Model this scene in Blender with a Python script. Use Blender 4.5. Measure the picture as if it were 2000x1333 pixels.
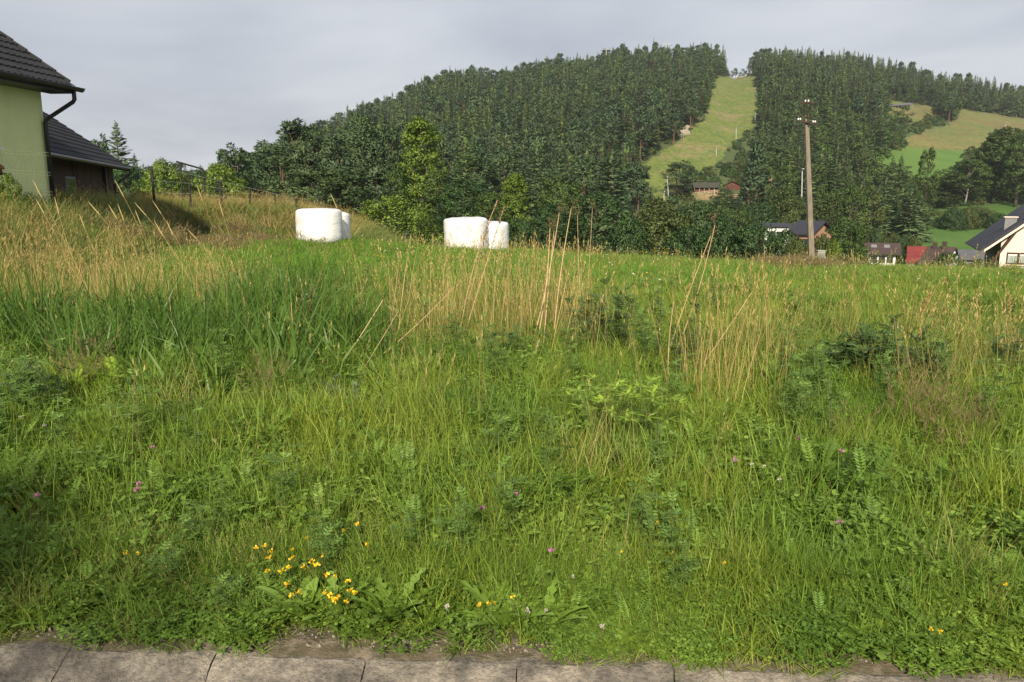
import bpy, math, random
import numpy as np
from mathutils import Vector, Matrix, Euler

random.seed(7)
RNG = np.random.default_rng(11)
for o in list(bpy.data.objects):
    bpy.data.objects.remove(o)
SC = bpy.context.scene
COL = SC.collection
R = math.radians

# ------------------------------------------------------------------ camera
EYE = 1.6
PITCH = R(10.5)
FPX = 1560.0
cam_d = bpy.data.cameras.new('camera')
cam_d.sensor_width = 36.0
cam_d.lens = FPX / 2000.0 * 36.0
cam_d.clip_start = 0.05
cam_d.clip_end = 6000
cam = bpy.data.objects.new('camera', cam_d)
COL.objects.link(cam)
cam.location = (0, 0, EYE)
cam.rotation_euler = (math.pi / 2 - PITCH, 0, 0)
SC.camera = cam

# ------------------------------------------------------------------ light
SUN_AZ = R(8)      # the sun stands behind the camera, this far to the left
SUN_EL = R(31)
world = bpy.data.worlds.new('World')
SC.world = world
world.use_nodes = True
wn, wl = world.node_tree.nodes, world.node_tree.links
wn.clear()
w_out = wn.new('ShaderNodeOutputWorld')
w_bg = wn.new('ShaderNodeBackground')
w_bg.inputs['Strength'].default_value = 0.1
sky = wn.new('ShaderNodeTexSky')
sky.sky_type = 'NISHITA'
sky.sun_disc = False
sky.sun_elevation = SUN_EL
sky.sun_rotation = math.pi + SUN_AZ
sky.air_density = 1.0
sky.dust_density = 4.0
w_tc = wn.new('ShaderNodeTexCoord')
w_sep = wn.new('ShaderNodeSeparateXYZ')
w_max = wn.new('ShaderNodeMath'); w_max.operation = 'MAXIMUM'; w_max.inputs[1].default_value = 0.0
w_add = wn.new('ShaderNodeMath'); w_add.operation = 'ADD'; w_add.inputs[1].default_value = 0.22
w_div = wn.new('ShaderNodeVectorMath'); w_div.operation = 'DIVIDE'
w_cmb = wn.new('ShaderNodeCombineXYZ')
w_noi = wn.new('ShaderNodeTexNoise')
w_noi.inputs['Scale'].default_value = 0.85
w_noi.inputs['Detail'].default_value = 4.0
w_noi.inputs['Roughness'].default_value = 0.52
w_noi.inputs['Distortion'].default_value = 0.35
w_map = wn.new('ShaderNodeMapping'); w_map.inputs['Location'].default_value = (3.1, 0.4, 1.0)
w_rmp = wn.new('ShaderNodeValToRGB')
w_rmp.color_ramp.elements[0].position = 0.36
w_rmp.color_ramp.elements[0].color = (2.9, 3.08, 3.56, 1)
w_rmp.color_ramp.elements[1].position = 0.72
w_rmp.color_ramp.elements[1].color = (4.8, 4.95, 5.2, 1)
w_mix = wn.new('ShaderNodeMixRGB'); w_mix.inputs['Fac'].default_value = 0.90
wl.new(w_tc.outputs['Generated'], w_sep.inputs[0])
wl.new(w_sep.outputs['Z'], w_max.inputs[0]); wl.new(w_max.outputs[0], w_add.inputs[0])
for k in range(3):
    wl.new(w_add.outputs[0], w_cmb.inputs[k])
wl.new(w_tc.outputs['Generated'], w_div.inputs[0]); wl.new(w_cmb.outputs[0], w_div.inputs[1])
wl.new(w_div.outputs[0], w_map.inputs[0]); wl.new(w_map.outputs[0], w_noi.inputs['Vector'])
wl.new(w_noi.outputs['Fac'], w_rmp.inputs['Fac'])
wl.new(sky.outputs[0], w_mix.inputs[1]); wl.new(w_rmp.outputs[0], w_mix.inputs[2])
wl.new(w_mix.outputs[0], w_bg.inputs['Color']); wl.new(w_bg.outputs[0], w_out.inputs[0])

sun_d = bpy.data.lights.new('sun', 'SUN')
sun_d.energy = 4.3
sun_d.angle = R(2.0)
sun_d.color = (1.0, 0.88, 0.70)
sun = bpy.data.objects.new('sun', sun_d)
COL.objects.link(sun)
sun_dir = Vector((-math.sin(SUN_AZ) * math.cos(SUN_EL), -math.cos(SUN_AZ) * math.cos(SUN_EL), math.sin(SUN_EL)))
sun.rotation_euler = sun_dir.to_track_quat('Z', 'Y').to_euler()
sun.location = (-10, -40, 40)

vs = SC.view_settings
vs.view_transform = 'Standard'
vs.look = 'None'
vs.exposure = 0.66
vs.gamma = 1.0
vs.use_curve_mapping = False
cy = SC.cycles
cy.use_denoising = True
cy.max_bounces = 5
cy.diffuse_bounces = 3
cy.glossy_bounces = 2
cy.transmission_bounces = 4
cy.transparent_max_bounces = 4
cy.volume_bounces = 0
cy.caustics_reflective = False
cy.caustics_refractive = False

# ------------------------------------------------------------------ geometry of the view (for measuring only)
CP, SP = math.cos(PITCH), math.sin(PITCH)

def pix(px, py, Y):
    """point at depth Y (metres north of the camera) seen at photo pixel px, py"""
    cx, cyy = (px - 1000) / FPX, (666.5 - py) / FPX
    up = cyy * CP - SP
    fw = CP + cyy * SP
    s = Y / fw
    return Vector((cx * s, Y, EYE + up * s))

def project(x, y, z):
    dz = z - EYE
    dep = y * CP - dz * SP
    upc = y * SP + dz * CP
    dep = np.maximum(dep, 1e-3)
    return 1000 + FPX * x / dep, 666.5 - FPX * upc / dep

def sm(t):
    t = np.clip(t, 0, 1)
    return t * t * (3 - 2 * t)

def vnoise(x, y, seed=0):
    """cheap smooth value noise, vectorised, in 0..1"""
    x = np.asarray(x, float); y = np.asarray(y, float)
    xi, yi = np.floor(x).astype(np.int64), np.floor(y).astype(np.int64)
    xf, yf = x - xi, y - yi
    def h(a, b):
        n = (a * 374761393 + b * 668265263 + seed * 974634777) & 0xffffffff
        n = ((n ^ (n >> 13)) * 1274126177) & 0xffffffff
        return ((n ^ (n >> 16)) & 0xffff) / 65535.0
    u, v = xf * xf * (3 - 2 * xf), yf * yf * (3 - 2 * yf)
    return (h(xi, yi) * (1 - u) + h(xi + 1, yi) * u) * (1 - v) + (h(xi, yi + 1) * (1 - u) + h(xi + 1, yi + 1) * u) * v

def fbm(x, y, seed=0, oct=4):
    s, a, t = 0, 1.0, 0
    for k in range(oct):
        s = s + a * vnoise(np.asarray(x) * 2 ** k, np.asarray(y) * 2 ** k, seed + k)
        t += a; a *= 0.5
    return s / t

# ------------------------------------------------------------------ terrain height
def kerb_y(x):
    return 2.56 - 0.054 * np.asarray(x)

def field(x, y):
    x = np.asarray(x, float); y = np.asarray(y, float)
    s = y - kerb_y(x) + 2.56
    z = np.interp(s, [0, 2.52, 2.56, 3.2, 5, 8, 14, 24, 38, 46], [-.2, -.16, -.01, .04, .16, .2, .05, -.28, -1.25, -2.2])
    z = z - 0.035 * x * sm((y - 8) / 30) - 0.062 * np.maximum(x - 1, 0) * sm((y - 12) / 26)
    A = sm((-(x + 6 + 0.22 * (y - 10))) / 3.5) * sm((y - 7) / 6)
    B = sm((y - 25) / 2.8) * sm((-4.7 - x) / 3.6)
    z = z + 1.3 * np.maximum(A, B)
    z = z + .25 * np.exp(-((x + 5.8) ** 2 / 9 + (y - 24) ** 2 / 14))
    z = z + (fbm(x * .7, y * .7, 3, 3) - .5) * 0.12 * sm((s - 2.9) / 1.5)
    return z

SKYLINE = [(-900, 330), (0, 335), (250, 330), (400, 335), (500, 326), (560, 290), (620, 262), (666, 240), (725, 216), (764, 202), (795, 184), (827, 168),
           (880, 152), (960, 146), (1012, 134), (1082, 122), (1211, 103), (1276, 98), (1376, 92), (1413, 104), (1435, 112), (1470, 104),
           (1580, 98), (1645, 108), (1760, 127), (1832, 145), (1904, 154), (2000, 174), (2300, 230), (3000, 300)]
_su, _se = [], []
for px, py in SKYLINE:
    cxx, cyy = (px - 1000) / FPX, (666.5 - (py + 42)) / FPX
    fw = CP + cyy * SP
    _su.append(cxx / fw); _se.append((cyy * CP - SP) / fw)

def ridge_depth(u):
    return np.interp(u, [-.6, -.3, -.15, .1, .4, .7, 1.2], [520, 520, 600, 720, 740, 840, 900])

def far(x, y):
    x = np.asarray(x, float); y = np.asarray(y, float)
    u = x / y
    f44 = field(u * 44, np.full_like(u, 44.0))
    b = sm((u + .12) / .34)
    Yf = 280.0
    nodes = [44, 70, 130, 200, Yf]
    L = [f44, np.full_like(u, -2.4), np.full_like(u, -4.0), np.full_like(u, -3.5), np.full_like(u, -3.0)]
    Rv = [f44, np.full_like(u, -6.2), np.full_like(u, -11.5), np.full_like(u, -14.2), np.full_like(u, -3.0)]
    V = [L[i] * (1 - b) + Rv[i] * b for i in range(5)]
    z = np.zeros_like(u)
    for i in range(4):
        t = np.clip((y - nodes[i]) / (nodes[i + 1] - nodes[i]), 0, 1)
        m = (y >= nodes[i]) & (y <= nodes[i + 1])
        z = np.where(m, V[i] * (1 - t) + V[i + 1] * t, z)
    Yr = ridge_depth(u)
    er = np.interp(u, _su, _se)
    zr = EYE + er * Yr
    t = np.clip((y - Yf) / (Yr - Yf), 0, 1)
    g = t * (1.1 - .1 * t ** 3)
    zh = V[4] + (zr - V[4]) * g
    zh = zh - np.maximum(y - Yr, 0) * 0.22
    zh = zh + (fbm(x * .02, y * .02, 9, 3) - .5) * 0.9 * sm((y - Yf) / 60) * sm((Yr - y) / 120)
    return np.where(y > Yf, zh, z)

def ground(x, y):
    x = np.asarray(x, float); y = np.asarray(y, float)
    return np.where(y <= 44, field(x, np.minimum(y, 44)), far(x, np.maximum(y, 44)))

def gz(x, y):
    return float(ground(np.array([x]), np.array([y]))[0])

_march = np.concatenate([np.arange(2.2, 60, .02), np.arange(60, 1100, .4)])
def unproj(px, py, off=0.0):
    """where the ray through a photo pixel meets the terrain (raised by off)"""
    cx, cyy = (px - 1000) / FPX, (666.5 - py) / FPX
    up, fw = cyy * CP - SP, CP + cyy * SP
    s = _march / fw
    hit = np.nonzero(EYE + up * s <= ground(cx * s, _march) + off)[0]
    i = hit[0] if len(hit) else len(_march) - 1
    return Vector((cx * s[i], _march[i], float(EYE + up * s[i])))

def in_poly(px, py, poly):
    px = np.asarray(px); py = np.asarray(py)
    ins = np.zeros(px.shape, bool)
    n = len(poly)
    for i in range(n):
        x0, y0 = poly[i]; x1, y1 = poly[(i + 1) % n]
        c = ((y0 > py) != (y1 > py)) & (px < (x1 - x0) * (py - y0) / ((y1 - y0) or 1e-9) + x0)
        ins ^= c
    return ins

SKI = [(1392, 150), (1481, 150), (1486, 215), (1474, 246), (1425, 288), (1398, 325), (1332, 345), (1312, 400), (1262, 400), (1236, 385), (1238, 348), (1258, 322), (1330, 274), (1380, 222), (1386, 180)]
TAN = [(1768, 270), (1862, 240), (1872, 211), (1930, 222), (2000, 232), (2150, 245), (2150, 320), (1880, 293), (1768, 290)]
TAN2 = [(1722, 194), (1830, 211), (1856, 219), (1800, 240), (1744, 236)]
GRN = [(1697, 310), (1768, 288), (1880, 293), (1885, 350), (1690, 350)]
LOW = [(1735, 480), (1800, 448), (1828, 408), (1960, 398), (2200, 390), (2300, 560), (1720, 540)]
CLR = [(1405, 412), (1440, 405), (1485, 418), (1480, 445), (1420, 448)]
CLR2 = [(1350, 376), (1520, 368), (1520, 396), (1440, 402), (1350, 398)]

# ------------------------------------------------------------------ materials
MATS = {}
def nodes_of(name):
    m = bpy.data.materials.new(name)
    m.use_nodes = True
    nt = m.node_tree
    nt.nodes.clear()
    out = nt.nodes.new('ShaderNodeOutputMaterial')
    return m, nt, nt.nodes, nt.links, out

def noise_fac(nt, scale, detail=4, rough=.55, lo=.35, hi=.65, coord='Object', stretch=None, dist=0):
    n, l = nt.nodes, nt.links
    if coord == 'Position':
        src = n.new('ShaderNodeNewGeometry').outputs['Position']
    else:
        src = n.new('ShaderNodeTexCoord').outputs[coord]
    if stretch:
        mp = n.new('ShaderNodeMapping'); mp.inputs['Scale'].default_value = stretch
        l.new(src, mp.inputs[0]); src = mp.outputs[0]
    t = n.new('ShaderNodeTexNoise')
    t.inputs['Scale'].default_value = scale; t.inputs['Detail'].default_value = detail
    t.inputs['Roughness'].default_value = rough; t.inputs['Distortion'].default_value = dist
    l.new(src, t.inputs['Vector'])
    r = n.new('ShaderNodeMapRange'); r.inputs[1].default_value = lo; r.inputs[2].default_value = hi
    l.new(t.outputs['Fac'], r.inputs[0])
    return r.outputs[0]

def mixc(nt, fac, a, b, mode='MIX'):
    m = nt.nodes.new('ShaderNodeMixRGB'); m.blend_type = mode
    for i, v in ((0, fac), (1, a), (2, b)):
        if isinstance(v, (int, float)):
            m.inputs[i].default_value = v
        elif isinstance(v, tuple):
            m.inputs[i].default_value = v + (1,) if len(v) == 3 else v
        else:
            nt.links.new(v, m.inputs[i])
    return m.outputs[0]

def solid(name, c1, c2=None, scale=6, rough=.8, bump=.0, bscale=30, coord='Object', stretch=None, spec=.3, metal=0, c3=None, s3=1.5, speck=0, c3lo=.5):
    if name in MATS: return MATS[name]
    m, nt, n, l, out = nodes_of(name)
    b = n.new('ShaderNodeBsdfPrincipled')
    b.inputs['Roughness'].default_value = rough
    b.inputs['Specular IOR Level'].default_value = spec
    b.inputs['Metallic'].default_value = metal
    c2 = c2 or tuple(v * .75 for v in c1)
    col = mixc(nt, noise_fac(nt, scale, coord=coord, stretch=stretch), c1, c2)
    if c3:
        col = mixc(nt, noise_fac(nt, s3, 5, .6, c3lo, c3lo + .18, coord=coord), col, c3)
    if speck:
        col = mixc(nt, 1.0, col, mixc(nt, noise_fac(nt, speck, 6, .7, .35, .65, coord=coord), (.62, .62, .62), (1.25, 1.22, 1.16)), 'MULTIPLY')
    l.new(col, b.inputs['Base Color'])
    if bump:
        bp = n.new('ShaderNodeBump'); bp.inputs['Strength'].default_value = bump; bp.inputs['Distance'].default_value = .02
        l.new(noise_fac(nt, bscale, 6, .6, 0, 1, coord=coord, stretch=stretch), bp.inputs['Height'])
        l.new(bp.outputs[0], b.inputs['Normal'])
    l.new(b.outputs[0], out.inputs[0])
    MATS[name] = m
    return m

def leafm(name, c1, c2, trans=.25, rough=.55, c3=None, pscale=.0, spec=.25, cnear=None):
    """leaf: colour varies by leaf (attribute 'v'), by plant (random) and, if pscale, by place"""
    if name in MATS: return MATS[name]
    m, nt, n, l, out = nodes_of(name)
    oi = n.new('ShaderNodeObjectInfo')
    at = n.new('ShaderNodeAttribute'); at.attribute_name = 'v'
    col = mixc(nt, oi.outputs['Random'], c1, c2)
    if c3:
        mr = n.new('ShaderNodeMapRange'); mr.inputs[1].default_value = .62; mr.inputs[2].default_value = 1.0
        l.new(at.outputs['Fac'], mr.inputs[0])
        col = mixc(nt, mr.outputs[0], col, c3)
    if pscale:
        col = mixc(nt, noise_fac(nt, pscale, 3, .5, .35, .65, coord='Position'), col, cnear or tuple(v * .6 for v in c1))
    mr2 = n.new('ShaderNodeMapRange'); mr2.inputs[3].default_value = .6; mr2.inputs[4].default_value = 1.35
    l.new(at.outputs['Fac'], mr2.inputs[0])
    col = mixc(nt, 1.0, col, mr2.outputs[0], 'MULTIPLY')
    b = n.new('ShaderNodeBsdfPrincipled')
    b.inputs['Roughness'].default_value = rough
    b.inputs['Specular IOR Level'].default_value = spec
    l.new(col, b.inputs['Base Color'])
    tr = n.new('ShaderNodeBsdfTranslucent')
    l.new(col, tr.inputs['Color'])
    mx = n.new('ShaderNodeMixShader'); mx.inputs[0].default_value = trans
    l.new(b.outputs[0], mx.inputs[1]); l.new(tr.outputs[0], mx.inputs[2])
    l.new(mx.outputs[0], out.inputs[0])
    MATS[name] = m
    return m

# ------------------------------------------------------------------ mesh helpers
class MB:
    """collects vertices and faces (with a per-face value v and material index) into one mesh"""
    def __init__(s):
        s.V, s.F, s.v, s.m, s.n, s.N = [], [], [], [], 0, {}
    def add(s, verts, faces, v=.5, m=0):
        verts = np.asarray(verts, float).reshape(-1, 3)
        s.V.append(verts)
        for f in faces:
            s.F.append([i + s.n for i in f]); s.v.append(v); s.m.append(m)
        s.n += len(verts)
    def box(s, lo, hi, m=0, v=.5):
        x0, y0, z0 = lo; x1, y1, z1 = hi
        s.add([(x0, y0, z0), (x1, y0, z0), (x1, y1, z0), (x0, y1, z0), (x0, y0, z1), (x1, y0, z1), (x1, y1, z1), (x0, y1, z1)],
              [(0, 3, 2, 1), (4, 5, 6, 7), (0, 1, 5, 4), (1, 2, 6, 5), (2, 3, 7, 6), (3, 0, 4, 7)], v, m)
    def prism(s, poly, axis_vec, m=0, v=.5):
        """poly: list of 3d points, extruded by axis_vec"""
        P = [Vector(p) for p in poly]; A = Vector(axis_vec); n = len(P)
        s.add([tuple(p) for p in P] + [tuple(p + A) for p in P],
              [tuple(range(n))[::-1], tuple(range(n, 2 * n))] + [(i, (i + 1) % n, n + (i + 1) % n, n + i) for i in range(n)], v, m)
    def tube(s, pts, rad, sides=6, m=0, v=.5, cap=True):
        pts = [Vector(p) for p in pts]
        if not hasattr(rad, '__len__'): rad = [rad] * len(pts)
        vs_, fs = [], []
        ref = Vector((.13, .97, .21)) if abs((pts[-1] - pts[0]).normalized().y) < .9 else Vector((1, .1, 0))
        for i, p in enumerate(pts):
            d = (pts[min(i + 1, len(pts) - 1)] - pts[max(i - 1, 0)]).normalized()
            a = d.cross(ref).normalized(); b = d.cross(a)
            for k in range(sides):
                t = 2 * math.pi * k / sides
                vs_.append(tuple(p + (a * math.cos(t) + b * math.sin(t)) * rad[i]))
        for i in range(len(pts) - 1):
            for k in range(sides):
                fs.append((i * sides + k, i * sides + (k + 1) % sides, (i + 1) * sides + (k + 1) % sides, (i + 1) * sides + k))
        if cap:
            fs.append(tuple(range(sides))[::-1]); fs.append(tuple(range((len(pts) - 1) * sides, len(pts) * sides)))
        s.add(vs_, fs, v, m)
    def quads(s, P, v, m=0, nrm=None):
        """P: (N,4,3) array; nrm: soft shading normals of the cards, which are turned to agree with them"""
        P = np.asarray(P, float)
        N = len(P)
        if nrm is not None:
            g = np.cross(P[:, 1] - P[:, 0], P[:, 3] - P[:, 0])
            fl = (g * nrm).sum(1) < 0
            P[fl] = P[fl][:, [0, 3, 2, 1]]
            s.N[len(s.F)] = nrm
        s.V.append(P.reshape(-1, 3))
        base = s.n + np.arange(N)[:, None] * 4 + np.arange(4)
        s.F.extend(base.tolist()); s.v.extend(np.broadcast_to(v, (N,)).tolist()); s.m.extend([m] * N)
        s.n += 4 * N
    def mesh(s, name, mats, smooth=False):
        me = bpy.data.meshes.new(name)
        me.from_pydata(np.concatenate(s.V).tolist(), [], s.F)
        for mt in mats: me.materials.append(mt)
        a = me.attributes.new('v', 'FLOAT', 'FACE')
        a.data.foreach_set('value', np.array(s.v, np.float32))
        me.polygons.foreach_set('material_index', np.array(s.m, np.int32))
        if smooth: me.polygons.foreach_set('use_smooth', np.ones(len(s.F), bool))
        me.update()
        if s.N:
            me.polygons.foreach_set('use_smooth', np.ones(len(s.F), bool))
            fn = np.zeros(len(me.polygons) * 3); me.polygons.foreach_get('normal', fn); fn = fn.reshape(-1, 3)
            for k, a in s.N.items(): fn[k:k + len(a)] = a
            tot = np.zeros(len(me.polygons), np.int32); me.polygons.foreach_get('loop_total', tot)
            me.normals_split_custom_set(np.repeat(fn, tot, axis=0).tolist())
        return me
    def build(s, name, mats, parent=None, smooth=False):
        if not isinstance(mats, (list, tuple)): mats = [mats]
        return link(name, s.mesh(name, mats, smooth), parent)

def link(name, data, parent=None):
    o = bpy.data.objects.new(name, data)
    COL.objects.link(o)
    if parent: o.parent = parent
    return o

def tag(o, label=None, cat=None, group=None, kind=None):
    if label: o['label'] = label
    if cat: o['category'] = cat
    if group: o['group'] = group
    if kind: o['kind'] = kind
    return o

def empty(name, loc, rz=0, label=None, cat=None, group=None):
    o = bpy.data.objects.new(name, None)
    o.empty_display_size = .2
    COL.objects.link(o)
    o.location = loc; o.rotation_euler = (0, 0, rz)
    return tag(o, label, cat, group)

def scatter(name, pts, rot, scl, pick, protos):
    """one mass of plants or stones: prototypes instanced on given points by geometry nodes"""
    n = len(pts)
    me = bpy.data.meshes.new(name)
    me.vertices.add(n)
    me.vertices.foreach_set('co', np.asarray(pts, np.float32).ravel())
    for nm, arr in (('rot', rot), ('scl', scl)):
        a = me.attributes.new(nm, 'FLOAT_VECTOR', 'POINT')
        a.data.foreach_set('vector', np.asarray(arr, np.float32).ravel())
    a = me.attributes.new('pick', 'INT', 'POINT')
    a.data.foreach_set('value', np.asarray(pick, np.int32))
    o = link(name, me)
    ng = bpy.data.node_groups.new(name + '_nodes', 'GeometryNodeTree')
    ng.interface.new_socket('Geometry', in_out='INPUT', socket_type='NodeSocketGeometry')
    ng.interface.new_socket('Geometry', in_out='OUTPUT', socket_type='NodeSocketGeometry')
    N, Lk = ng.nodes, ng.links
    gi, go = N.new('NodeGroupInput'), N.new('NodeGroupOutput')
    jn = N.new('GeometryNodeJoinGeometry')
    def attr(nm, ty):
        q = N.new('GeometryNodeInputNamedAttribute'); q.data_type = ty; q.inputs['Name'].default_value = nm
        return q.outputs['Attribute']
    rt, sc, pk = attr('rot', 'FLOAT_VECTOR'), attr('scl', 'FLOAT_VECTOR'), attr('pick', 'INT')
    for k, pr in enumerate(protos):
        cmp = N.new('FunctionNodeCompare'); cmp.data_type = 'INT'; cmp.operation = 'EQUAL'
        Lk.new(pk, cmp.inputs[2]); cmp.inputs[3].default_value = k
        oi = N.new('GeometryNodeObjectInfo'); oi.inputs['Object'].default_value = pr; oi.inputs['As Instance'].default_value = True
        ip = N.new('GeometryNodeInstanceOnPoints')
        Lk.new(gi.outputs[0], ip.inputs['Points']); Lk.new(cmp.outputs[0], ip.inputs['Selection'])
        Lk.new(oi.outputs['Geometry'], ip.inputs['Instance'])
        Lk.new(rt, ip.inputs['Rotation']); Lk.new(sc, ip.inputs['Scale'])
        Lk.new(ip.outputs[0], jn.inputs[0])
    Lk.new(jn.outputs[0], go.inputs[0])
    md = o.modifiers.new('scatter', 'NODES'); md.node_group = ng
    return tag(o, kind='stuff')

def proto(mb, name, mats, smooth=False):
    """a prototype for scatter(): never linked to the scene"""
    if not isinstance(mats, (list, tuple)): mats = [mats]
    return bpy.data.objects.new(name, mb.mesh(name, mats, smooth))

# ------------------------------------------------------------------ the setting: ground sheets
def grid_mesh(name, X, Y, Z, mat_list, midx=None, keep=None):
    nr, nc = X.shape
    idx = np.arange(nr * nc).reshape(nr, nc)
    q = np.stack([idx[:-1, :-1], idx[:-1, 1:], idx[1:, 1:], idx[1:, :-1]], -1).reshape(-1, 4)
    if keep is not None: q = q[keep.reshape(-1)]
    used, inv = np.unique(q, return_inverse=True)
    q = inv.reshape(q.shape)
    co = np.stack([X, Y, Z], -1).reshape(-1, 3)[used]
    me = bpy.data.meshes.new(name)
    me.vertices.add(len(co)); me.vertices.foreach_set('co', co.astype(np.float32).ravel())
    me.loops.add(q.size); me.loops.foreach_set('vertex_index', q.astype(np.int32).ravel())
    me.polygons.add(len(q)); me.polygons.foreach_set('loop_start', np.arange(0, q.size, 4, dtype=np.int32))
    me.polygons.foreach_set('use_smooth', np.ones(len(q), bool))
    for m in mat_list: me.materials.append(m)
    me.update(); me.validate()
    o = link(name, me)
    return tag(o, kind='structure')

m_soil = solid('field_soil', (.075, .085, .028), (.05, .062, .02), 9, .95, .8, 40, 'Position', c3=(.13, .10, .055), s3=3.0)
m_near = solid('verge_soil', (.13, .105, .07), (.075, .07, .04), 22, .95, 1.0, 60, 'Position', c3=(.20, .17, .125), s3=16)
m_forest_floor = solid('forest_floor', (.05, .085, .025), (.085, .10, .035), .3, .95, 0, 1, 'Position')
m_ski = solid('ski_run_grass', (.165, .19, .042), (.095, .155, .03), .14, .9, .6, 1.2, 'Position', stretch=(2.6, .8, .8), c3=(.22, .19, .085), s3=.055, speck=.5)
m_tan = solid('dry_meadow_grass', (.18, .17, .052), (.12, .15, .038), .035, .9, .3, .6, 'Position', stretch=(.35, 1, 1), c3=(.165, .115, .05), s3=.03, speck=.4)
m_grn = solid('green_meadow_grass', (.075, .155, .022), (.10, .175, .03), .05, .9, .3, .8, 'Position')
m_asph = solid('asphalt', (.055, .053, .05), (.04, .04, .04), 14, .9, .6, 120)

xs = np.linspace(-46, 46, 369)
ss = np.concatenate([np.arange(-.08, 3, .08), np.arange(3, 10, .16), np.linspace(10, 42.5, 110)])
X = np.broadcast_to(xs, (len(ss), len(xs))).copy()
Y = kerb_y(X) + ss[:, None]
Y[-1] = 44.0
Y = np.minimum(Y, 44.0 - np.linspace(1, 0, len(ss))[:, None] * .01)
Z = field(X, Y)
near_keep = np.zeros((len(ss) - 1, len(xs) - 1), bool); near_keep[ss[:-1] < .95] = True
verge = grid_mesh('verge', X, Y, Z, [m_near], keep=near_keep)
meadow = grid_mesh('meadow', X, Y, Z, [m_soil], keep=~near_keep)

us = np.concatenate([np.linspace(-1.15, -.72, 40)[:-1], np.linspace(-.72, .72, 620), np.linspace(.72, 1.15, 40)[1:]])
ds = np.concatenate([np.linspace(44, 200, 60)[:-1], np.linspace(200, 960, 270)])
U, D = np.meshgrid(us, ds)
HX, HY = U * D, D.copy()
HZ = far(HX, HY)
cu, cd = (U[1:, 1:] + U[:-1, :-1]) / 2, (D[1:, 1:] + D[:-1, :-1]) / 2
hpx, hpy = project(cu * cd, cd, far(cu * cd, cd))
jx = (vnoise(cu * cd * .15, cd * .15, 5) - .5) * 9
jy = (vnoise(cu * cd * .15, cd * .15, 6) - .5) * 9
front = cd < ridge_depth(cu) + 10
k_ski = in_poly(hpx + jx, hpy + jy, SKI) & front & (cd > 270)
k_tan = (in_poly(hpx + jx, hpy + jy, TAN) | in_poly(hpx + jx, hpy + jy, TAN2)) & front & (cd > 240)
k_grn = (in_poly(hpx + jx, hpy + jy, GRN) & front & (cd > 240))
k_low = (in_poly(hpx + jx, hpy + jy, LOW) | in_poly(hpx, hpy, CLR)) & front & (cd > 60) & ~(k_tan | k_grn | k_ski)
grid_mesh('ski_run', HX, HY, HZ, [m_ski], keep=k_ski)
grid_mesh('dry_hill_meadow', HX, HY, HZ, [m_tan], keep=k_tan & ~k_ski)
grid_mesh('green_hill_meadow', HX, HY, HZ, [m_grn], keep=k_grn & ~k_ski & ~k_tan)
grid_mesh('valley_meadow', HX, HY, HZ, [solid('valley_grass', (.075, .15, .024), (.055, .12, .02), .06, .9, .3, .8, 'Position')], keep=k_low)
grid_mesh('hill', HX, HY, HZ, [m_forest_floor], keep=~(k_ski | k_tan | k_grn | k_low))

# the road the camera stands on, and the ground behind it
mb = MB()
mb.add([(-60, -4.2, -.03), (60, -4.2, -.03), (60, 1.35 - 60 * .054, -.03), (-60, 1.35 + 60 * .054, -.03)], [(0, 1, 2, 3)])
tag(mb.build('road', m_asph), kind='structure')
mb = MB()
mb.add([(-80, -90, -.08), (80, -90, -.08), (80, 1.3 - 80 * .054, -.08), (-80, 1.3 + 80 * .054, -.08)], [(0, 1, 2, 3)])
tag(mb.build('roadside_ground', m_soil), kind='structure')

# ------------------------------------------------------------------ concrete drain channel at the foot of the verge
m_conc = solid('weathered_concrete', (.31, .28, .235), (.215, .195, .165), 7, .95, .9, 70, 'Position', c3=(.11, .10, .088), s3=3.6, speck=38, c3lo=.44)
m_bed = solid('channel_bed_concrete', (.30, .28, .25), (.2, .19, .17), 6, .95, .5, 50)
KA = math.atan(-.054)
chan = empty('concrete_channel', (0, 2.56, 0), KA, 'weathered concrete slab drain channel along the foot of the grass verge', 'drain channel')
tag(chan, kind='structure')
slab_meshes = []
SL_W, SL_L, SL_T, SL_A = .54, .52, .075, R(27)
for k in range(5):
    nx, ny = 22, 18
    gx, gy = np.meshgrid(np.linspace(0, SL_W - .0018, nx), np.linspace(-SL_L, 0, ny))
    e = np.minimum(np.minimum(gx, SL_W - .0018 - gx), np.minimum(-gy, gy + SL_L))
    top = -.008 * np.exp(-np.maximum(e, 0) / .006) * (0.5 + vnoise(gx * 30, gy * 30, 40 + k)) + (fbm(gx * 18, gy * 18, 50 + k, 3) - .5) * .005
    chip = np.maximum(0, vnoise(gx * 9 + k * 7, gy * 9, 60 + k) - .62) * np.exp(-np.maximum(e, 0) / .02) * .07
    top = top - chip
    gx = gx + (vnoise(gx * 14, gy * 14, 70 + k) - .5) * .012 * (e < .012)
    gy = gy + (vnoise(gx * 10, gy * 10, 80 + k) - .5) * .034 * (gy > -.012)
    mb = MB()
    P = np.stack([gx, gy, top], -1).reshape(-1, 3)
    Q = P.copy(); Q[:, 2] = -SL_T
    F = []
    for j in range(ny - 1):
        for i in range(nx - 1):
            a = j * nx + i
            F.append((a, a + 1, a + nx + 1, a + nx))
    n0 = nx * ny
    ring = [i for i in range(nx)] + [j * nx + nx - 1 for j in range(1, ny)] + [(ny - 1) * nx + i for i in range(nx - 2, -1, -1)] + [j * nx for j in range(ny - 2, 0, -1)]
    for a, b in zip(ring, ring[1:] + ring[:1]):
        F.append((a, n0 + a, n0 + b, b))
    mb.add(np.concatenate([P, Q]), F)
    slab_meshes.append(mb.mesh('slab', [m_conc]))
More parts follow.
